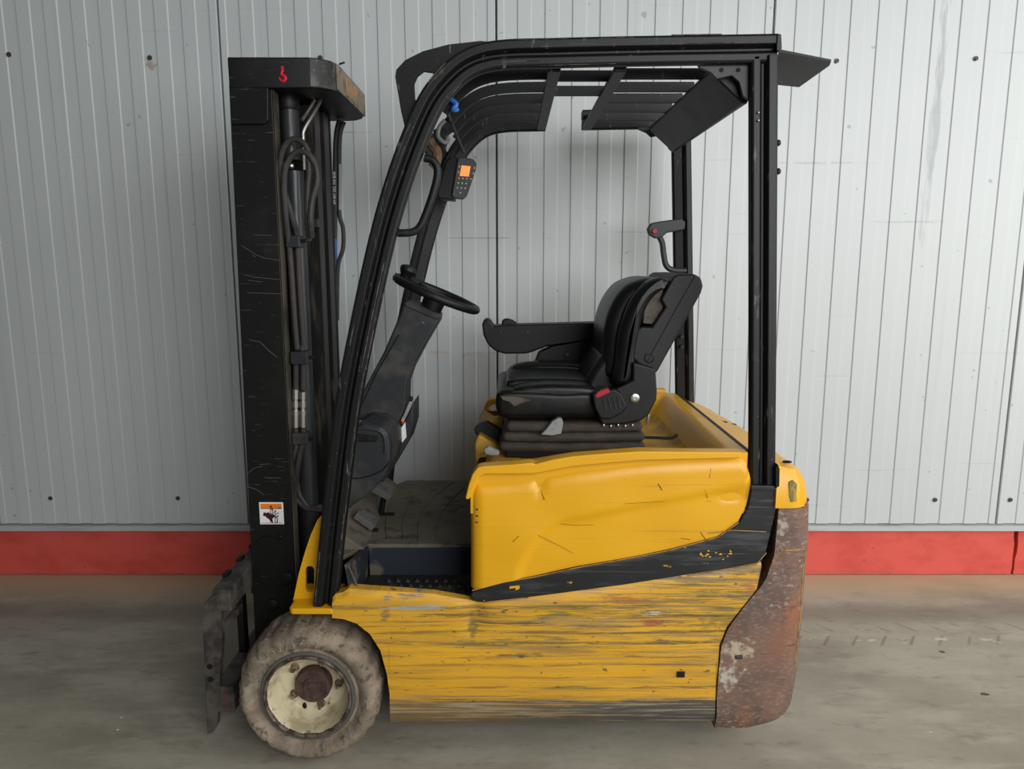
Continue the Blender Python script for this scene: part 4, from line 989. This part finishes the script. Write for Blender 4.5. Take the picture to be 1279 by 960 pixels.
MB().prism([(tx1 - .01, .22), (Lb + .03, .18), (Lb + .03, tz - .02), (tx1 - .01, tz - .04)], W - MY - .06, W - MY - .04).build('roller_plate', 'mast_black', cg, .003)

# ---- yellow front bracket carrying the pillar
fb = [(366, 750), (373, 717), (380, 692), (388, 668), (396, 650), (404, 640), (424, 640), (419, 735), (414, 752)]
sl = [(387 + 5.5 * math.cos(a), 723 + (11 if math.sin(a) > 0 else -11) + 5.5 * math.sin(a)) for a in [R(20 + k * 360 / 14) for k in range(14)]]
fbm = MB().prism(XZ(fb, .085), .085, .10, [XZ(sl, .085)])
fbo = fbm.build('front_bracket', 'yellow_clean', ROOT, 0, 2, label='yellow slotted bracket at the front pillar foot')
z0, z1 = P(390, 767, .02).z, P(390, 749, .10).z
flg = [(P(360, 760, .02).x, .03), (P(364, 760, .02).x, .016), (P(416, 760, .02).x, .016), (P(416, 760, .02).x, .20), (P(360, 760, .02).x, .20)]
MB().plan(flg, z0, z0 + .02).build('bracket_flange', 'yellow_clean', fbo, .006, 3)

# ---- footwell: step, floor plate and mat
SY = .325
zf = P(462, 679, SY).z
stp = empty('footwell', (0, MID, 0)); stp.parent = ROOT; stp.location = (0, 0, 0)
xl, xrr = P(447, 734, .05).x, P(592, 700, .2).x
zst = .475
MB().box(xl - .02, xrr, .05, SY + .01, zst - .02, zst).build('step_plate', 'tread_plate', stp, .002, label='black studded step plate')
MB().add([P(461, 681, SY), Vector((xrr, SY, zf)), Vector((xrr, SY, zst)), Vector((P(461, 681, SY).x, SY, zst))], [(0, 1, 2, 3)]).add([P(461, 681, SY) + Vector((0, .012, 0)), Vector((xrr, SY + .012, zf)), Vector((xrr, SY + .012, zst)), Vector((P(461, 681, SY).x, SY + .012, zst))], [(3, 2, 1, 0)]).build('step_riser', 'step_blue', stp)
pa, pb = P(435, 705, .10), P(461, 681, SY)
sidew = [pa, pb, Vector((pb.x - .008, SY, zst)), Vector((xl - .005, .05, zst))]
MB().poly(sidew, (-.012, 0, 0)).build('step_side', 'step_blue', stp)
MB().tube([P(435, 706, .10), P(447, 735, .04)], .004, 6).build('step_edge', 'steel_pipe', stp)
rg = random.Random(9); stud = None
for i in range(11):
    for j in range(6):
        x = xl + .04 + i * .032 + (.016 if j % 2 else 0); y = .075 + j * .04
        if x > xrr - .02: continue
        if stud is None:
            stud = MB().lathe([(.0095, 0), (.0085, .005), (.005, .0065), (.004, .003), (0, .003)], (0, MID, 0), 'z', 8).build('step_stud', 'tread_plate', stp); o = stud
        else: o = put_copy(stud, stp, (0, 0, 0))
        o.location = (x, y - MID, zst)
xfl = P(432, 640, .33).x
fp_ = MB().plan([(xfl, SY), (P(461, 681, SY).x, SY - .002), (xrr + .02, SY), (xrr + .02, 1.075), (xfl + .10, 1.075), (xfl, .9)], zf - .015, zf)
fpl = fp_.build('floor_plate', 'floor_mat', stp, .004, label='dusty grey-brown rubber floor mat')
MB().plan([(xfl - .05, SY - .2), (P(461, 681, SY).x, SY), (xfl + .1, SY + .01), (xfl - .05, SY + .01)], zf - .016, zf - .001).build('floor_edge', 'floor_mat', stp, .003)
def on_z(px, py, z):
    d = P(px, py, 0) - CAM; return CAM + d * ((z - CAM.z) / d.z)
for pts in ([(484, 675), (482.5, 660), (484, 645), (491, 628), (505, 612), (528, 600)], [(504, 675), (503, 656), (507, 640), (518, 621), (545, 601)], [(523, 676), (522.5, 656), (527, 640), (541, 621), (566, 602)], [(545, 678), (545, 658), (551, 641), (568, 620), (580, 609)]):
    MB().tube(spline([on_z(x, y, zf) for x, y in pts], 5), .0035, 6).build('mat_rib', 'floor_mat', fpl)
# front kick ramp of the floor
MB().poly([(xfl - .06, SY - .05, zf + .10), (xfl + .07, SY - .05, zf - .002), (xfl - .06, SY - .05, zf - .002)], (0, .74, 0)).build('toe_board', 'floor_mat', stp, .003)
# pedals
for (tl, tr_, br_, bl_, yy, arm) in (((474, 598), (492, 606), (489, 620), (466, 607), .62, [(482, 612), (479, 622), (476, 640)]), ((448, 634), (475, 646), (468, 657), (445, 641), .45, [(462, 650), (460, 660), (455, 670)])):
    pd = MB().poly([P(*tl, yy), P(*tr_, yy), P(*br_, yy - .05), P(*bl_, yy - .05)], (-.012, 0, -.018)).build('pedal', 'rubber' if False else 'grey_plastic', ROOT, .002, label='worn rubber foot pedal')
    pd.data.materials[0] = MAT['pedal_rubber']
    MB().tube([P(x, y, yy) for x, y in arm], .011, 8).build('pedal_arm', 'mast_black', pd)
    c = P(*arm[-1], yy); MB().box(c.x - .03, c.x + .05, yy - .012, yy + .012, zf - .002, zf + .006).build('pedal_slot', 'underbody', pd)

# ---- dashboard cowl and steering column
DY0, DY1 = .17, .95
dash = MB().prism(XZ([(430, 640), (436, 560), (441, 536), (452, 528), (476, 532), (485, 541), (487.5, 556), (488, 576), (484, 592), (472, 606), (455, 622), (440, 632)], .30), .30, .60)
db = dash.build('dashboard', 'plastic_dash', ROOT, .014, 4, label='dark grey plastic dashboard cowl')
MB().tube(spline([P(441, 535, .30), P(462, 535.5, .30), P(477, 540, .30), P(481, 552, .30), P(481, 566, .30)], 5), .006, 8).build('cowl_ridge', 'plastic_dash', db)
MB().tube(spline([P(436, 597, .298), P(455, 596, .298), P(476, 588, .298), P(487, 576, .30)], 5), .0025, 6).build('cowl_seam', 'underbody', db)
MB().prism(XZ([(440, 551), (470, 551), (474, 545), (444, 541)], .30), .292, .34).build('storage_tray', 'mast_grease', db, .004)
low = MB().prism(XZ([(470, 560), (492, 552), (517, 500), (517, 530), (511, 551), (488, 590), (476, 605)], .56), .56, .72)
low.build('dash_right_box', 'plastic_dash', db, .010, 3)
px_prism('dash_label', [(501, 534), (506, 527), (507.5, 546), (502, 553)], .552, .562, 'white_paint', db, .001)
px_prism('dash_lever', [(508, 497), (514, 497), (514, 502), (508, 500)], .56, .60, 'plastic_black', db, .002)
CYc = MID
colo = [(505, 378), (511, 376), (548, 394), (548, 401), (531, 430), (514, 462), (508, 480), (507, 506), (497, 530), (491, 534), (478, 529), (446, 524), (450, 495), (463, 470), (480, 438), (494, 405)]
col_ = px_prism('steering_column', colo, CYc - .065, CYc + .065, 'plastic_dash', ROOT, .014, 4, label='dark grey steering column shroud')
px_prism('column_cap', [(504, 378), (510, 374.5), (547, 391.5), (549, 396), (546, 400), (506, 383)], CYc - .07, CYc + .07, 'plastic_dash', col_, .006, 3)
MB().tube([P(498, 418, CYc - .066), P(470, 466, CYc - .066), P(452, 505, CYc - .066)], .0022, 6).build('column_seam', 'plastic_black', col_)
MB().tube([P(527, 402, CYc - .066), P(530, 404, CYc - .066)], .003, 6).build('ignition_key', 'steel', col_)
c = P(503, 525, CYc - .066); MB().ball(c, .006, .003, .006, 8).build('warning_light', 'orange_print', col_)
# steering wheel
sc_ = P(545.5, 367, CYc); tilt = R(22.5); ax = Vector((math.sin(tilt), 0, math.cos(tilt))); e1 = Vector((math.cos(tilt), 0, -math.sin(tilt))); e2 = Vector((0, 1, 0)); SR = .150
sw_ = empty('steering_wheel', tuple(sc_)); sw_.parent = ROOT; sw_.location = sc_ - Vector((0, MID, 0)); sw_['_b'] = tuple(sc_)
MB().tube([sc_ + e1 * SR * math.cos(a) + e2 * SR * math.sin(a) for a in [2 * math.pi * k / 48 for k in range(48)]], .0150, 12, True).build('wheel_rim', 'plastic_black', sw_)
for a in (0, 125, 235):
    d = e1 * math.cos(R(a)) + e2 * math.sin(R(a)); MB().tube([sc_ - ax * .012, sc_ + d * SR * .5 - ax * .008, sc_ + d * SR], [.02, .013, .011], 8, ell=.7).build('wheel_spoke', 'plastic_black', sw_)
hb_ = MB(); hb_.tube([sc_ - ax * .085, sc_ - ax * .03, sc_ + ax * .004], [.036, .04, .034], 20); hb_.build('wheel_boss', 'plastic_black', sw_)
kb = sc_ - e1 * (SR - .028) - e2 * .02
MB().tube([kb - ax * .01, kb + ax * .02, kb + ax * .026, kb + ax * .04, kb + ax * .052, kb + ax * .058], [.020, .020, .024, .030, .026, .010], 16).build('spinner_knob', 'plastic_black', sw_)
MB().tube([sc_ - e1 * (SR + .012) - e2 * .0, sc_ - e1 * (SR - .055)], .017, 10, ell=.6).build('knob_clamp', 'plastic_black', sw_)

# ---- seat
seat = empty('driver_seat', (0, MID, 0)); seat.parent = ROOT; seat.location = (0, 0, 0); seat['label'] = 'black vinyl suspension seat with torn cushion corner'
S0, S1 = .33, .79
for k, (xa, xb_, ya, yb) in enumerate(((632, 803, 527, 540.5), (628, 806, 540, 553), (624, 806, 552.5, 565.5))):
    MB().prism(XZ([(xa, ya), (700, ya + 1.2 + k * .3), (xb_, ya), (xb_ + 1, (ya + yb) / 2), (xb_, yb), (700, yb + 1.0), (xa, yb), (xa - 1, (ya + yb) / 2)], S0), S0 + .004, S1 + .02).build('bellows_fold', 'bellows', seat, .017, 4)
MB().prism(XZ([(632, 562), (800, 562), (798, 577), (655, 577), (650, 572), (632, 572)], S0), S0 + .01, S1).build('seat_base', 'underbody', seat, .004)
cush = [(619, 500), (621, 492), (630, 487.5), (660, 487.5), (700, 489.5), (744, 491), (748, 521), (700, 524), (650, 525), (628, 523), (620, 513)]
cu = MB().puff(XZ(cush, S0), S0, S1, .024).build('seat_cushion', 'vinyl', seat, smooth=60)
cb = XZ([(631, 500), (632, 487), (641, 479.5), (700, 478), (742, 482), (742, 500)], S0)
MB().puff(cb, S0 + .09, S1 - .09, .015).build('cushion_centre', 'vinyl', cu, smooth=60)
cb2 = XZ([(632, 502), (631, 488), (641, 477), (665, 472), (700, 471), (745, 476), (745, 505)], S0 + .02)
MB().puff([(x, z - .0) for x, z in cb2], S1 - .11, S1 + .005, .022).build('cushion_bolster', 'vinyl', cu, smooth=60)
MB().puff([(x, z - .022) for x, z in cb2], S0 + .006, S0 + .115, .022).build('cushion_bolster', 'vinyl', cu, smooth=60)
px_prism('cushion_tear', [(625, 494.5), (646, 495.5), (663, 499.5), (651, 503.5), (642, 507.5), (637, 502), (628, 499)], S0 - .0015, S0 + .02, 'foam', cu, .001)
MB().tube([P(622, 490, S0 + .012), P(660, 489, S0 + .006), P(744, 491, S0 + .008)], .0025, 6).build('cushion_piping', 'plastic_dash', cu)
# backrest
bk = [(752, 472), (752, 440), (754, 412), (760, 389), (769, 371), (782, 356), (798, 348.5), (816, 345.5), (836, 348), (838, 356), (824, 368), (812, 385), (806, 410), (800, 440), (796, 475), (775, 480)]
bo = XZ(bk, S0 + .03)
bc = MB().puff([(x + .006, z - .004) for x, z in bo], S0 + .06, S1 - .04, .04).build('backrest', 'vinyl', seat, smooth=60)
nb = [(766, 480), (770, 450), (773, 420), (779, 399), (787, 381), (797, 364), (810, 352), (826, 346.5), (838, 350), (836, 358), (824, 366), (813, 378), (805, 396), (801, 418), (797, 440), (795, 470), (785, 484)]
MB().puff(XZ(nb, S0), S0, S0 + .12, .034).build('back_bolster', 'vinyl', bc, smooth=60)
MB().prism(XZ([(730, 480), (740, 462), (756, 440), (795, 440), (800, 500), (780, 512), (735, 505)], S0 + .05), S0 + .07, S1 - .03).build('lumbar_block', 'vinyl', bc, .03, 5)
MB().tube(spline([P(769, 470, S0 + .03), P(772, 430, S0 + .03), P(778, 398, S0 + .03), P(789, 372, S0 + .03), P(806, 352, S0 + .03)], 5), .002, 6).build('back_piping', 'plastic_dash', bc)
fbk = [(x + .03, z) for x, z in XZ(nb, S0)]
MB().puff([(x - .02, z - .006) for x, z in XZ(nb, S0)], S1 - .12, S1, .034).build('back_bolster', 'vinyl', bc, smooth=60)
px_prism('back_pad', [(806, 376), (815, 366), (829, 360), (826, 373), (830, 383), (815, 405), (803, 404)], S0 + .03, S0 + .2, 'foam', bc, .004)
shell = [(846, 342.5), (868, 342), (876, 347), (878.5, 357), (876, 366), (822, 463), (818, 467), (812, 464), (795, 453), (789, 446), (789, 432), (796, 411), (802, 407.5), (814, 408.5), (830.5, 383.5), (825, 374), (836, 354), (841, 346)]
sh_ = px_prism('backrest_shell', shell, S0 + .012, S1 - .012, 'plastic_black', seat, .008, 3, ref=S0 + .012)
MB().tube([P(868, 345, S0 + .012), P(852, 372, S0 + .012), P(833, 406, S0 + .012), P(808, 452, S0 + .012)], .0016, 6).build('shell_seam', 'underbody', sh_)
c = P(811, 447, S0 + .012); MB().lathe([(.0165, .004), (.0165, -.003), (.0145, -.004), (.0135, -.001), (0, -.001)], c, 'y', 24).build('pivot_cover', 'plastic_black', sh_)
rec = [(790, 452), (806, 456), (819, 460), (821, 490), (820, 500), (810, 519), (800, 526), (780, 530), (752, 531), (747, 520), (755, 505), (770, 485), (790, 475)]
rcl = px_prism('recliner_bracket', rec, S0 - .008, S0 + .06, 'plastic_black', seat, .008, 3)
MB().prism(XZ(rec, S0 - .008), S1 - .06, S1 + .008).build('recliner_bracket', 'plastic_black', seat, .008, 3)
c = P(793, 497, S0 - .01)
rbm = MB().lathe([(.015, 0), (.015, -.004), (.009, -.006), (.006, -.006), (.006, -.003), (0, -.003)], c, 'y', 20).build('recliner_bolt', 'steel', rcl)
bkl = px_prism('seat_belt_buckle', [(740, 494), (745, 488), (768, 486), (776, 491), (784, 508), (778, 516), (762, 524), (750, 523), (743, 510)], S0 - .045, S0 - .009, 'plastic_black', seat, .006, 3, label='black seat belt buckle with a red release button')
px_prism('release_button', [(743, 494), (748, 488.5), (760, 484.5), (762, 490), (746, 497.5)], S0 - .046, S0 - .015, 'red_plastic', bkl, .002)
for k in range(4):
    MB().tube([P(753 + k * 6, 497 - k * .6, S0 - .046), P(757 + k * 6, 512 - k * .8, S0 - .046)], .0025, 6).build('buckle_rib', 'plastic_dash', bkl)
for k in range(5):
    c = P(754 + k * 9, 531 + (k % 2), S0 - .004); MB().ball(c, .004, .004, .006, 7).build('bracket_fixing', 'steel', rcl)
MB().tube([P(810, 517, S0), P(809, 524, S0), P(808, 529, S0)], [.004, .006, .004], 8).build('cable_end', 'steel', rcl)
# armrest on the far side
AY = S1 + .03
arm = [(602, 405), (604, 399.5), (609, 398), (613, 401), (616.5, 407), (640, 405.5), (690, 404.5), (757, 402.5), (760, 423), (720, 428), (682, 433), (664, 440), (655, 442), (630, 442), (618, 438), (609, 430), (603.5, 418)]
ar = px_prism('armrest', arm, AY, AY + .09, 'plastic_black', seat, .012, 4, label='black padded armrest with a raised front end')
px_prism('control_knob', [(626, 408), (627, 400), (632, 397.5), (640, 399.5), (648, 405), (647, 410)], AY + .04, AY + .08, 'plastic_black', ar, .008, 3)
px_prism('armrest_console', [(673, 440), (690, 432), (757, 421), (756, 470), (722, 470), (698, 463.5), (691, 465), (666, 457)], AY + .01, AY + .07, 'plastic_black', ar, .006, 3)
for x, y, r in ((708.5, 443.5, .009), (625, 415, .004), (659, 414.5, .005)):
    c = P(x, y, AY); MB().lathe([(r, .012), (r, -.002), (0, -.003)], c, 'y', 12).build('armrest_screw', 'plastic_dash', ar)
# levers at the seat front
px_prism('adjust_lever', [(675, 543), (682, 536), (690, 526), (697, 522), (702, 523), (703.5, 528), (701, 542), (690, 544)], S0 - .02, S0 + .01, 'grey_plastic', seat, .004, 3, label='light grey seat adjusting lever')
px_prism('front_latch', [(592, 535), (600, 529), (608, 526.5), (615, 531), (625, 537), (628, 555), (616, 556), (607, 552), (599, 551), (604, 541), (594, 543)], .50, .54, 'plastic_black', seat, .004)
px_prism('hood_tongue', [(597, 532), (608, 524), (622, 521), (629, 524), (628, 535), (618, 536), (606, 530)], .54, .58, 'yellow_dirty', hood, .003)
px_prism('hood_nose', [(593, 590), (593, 552), (598, 542), (608, 548), (622, 556), (634, 562), (634, 590)], .45, .90, 'yellow_dirty', hood, .01)
px_prism('weight_lever', [(604, 561), (610, 558), (618, 562), (624, 565), (623, 569), (613, 569), (606, 567)], .30, .33, 'grey_plastic', seat, .004, 3)

# ---- tidy: drop the helper property
for o in list(bpy.data.objects):
    if '_b' in o: del o['_b']
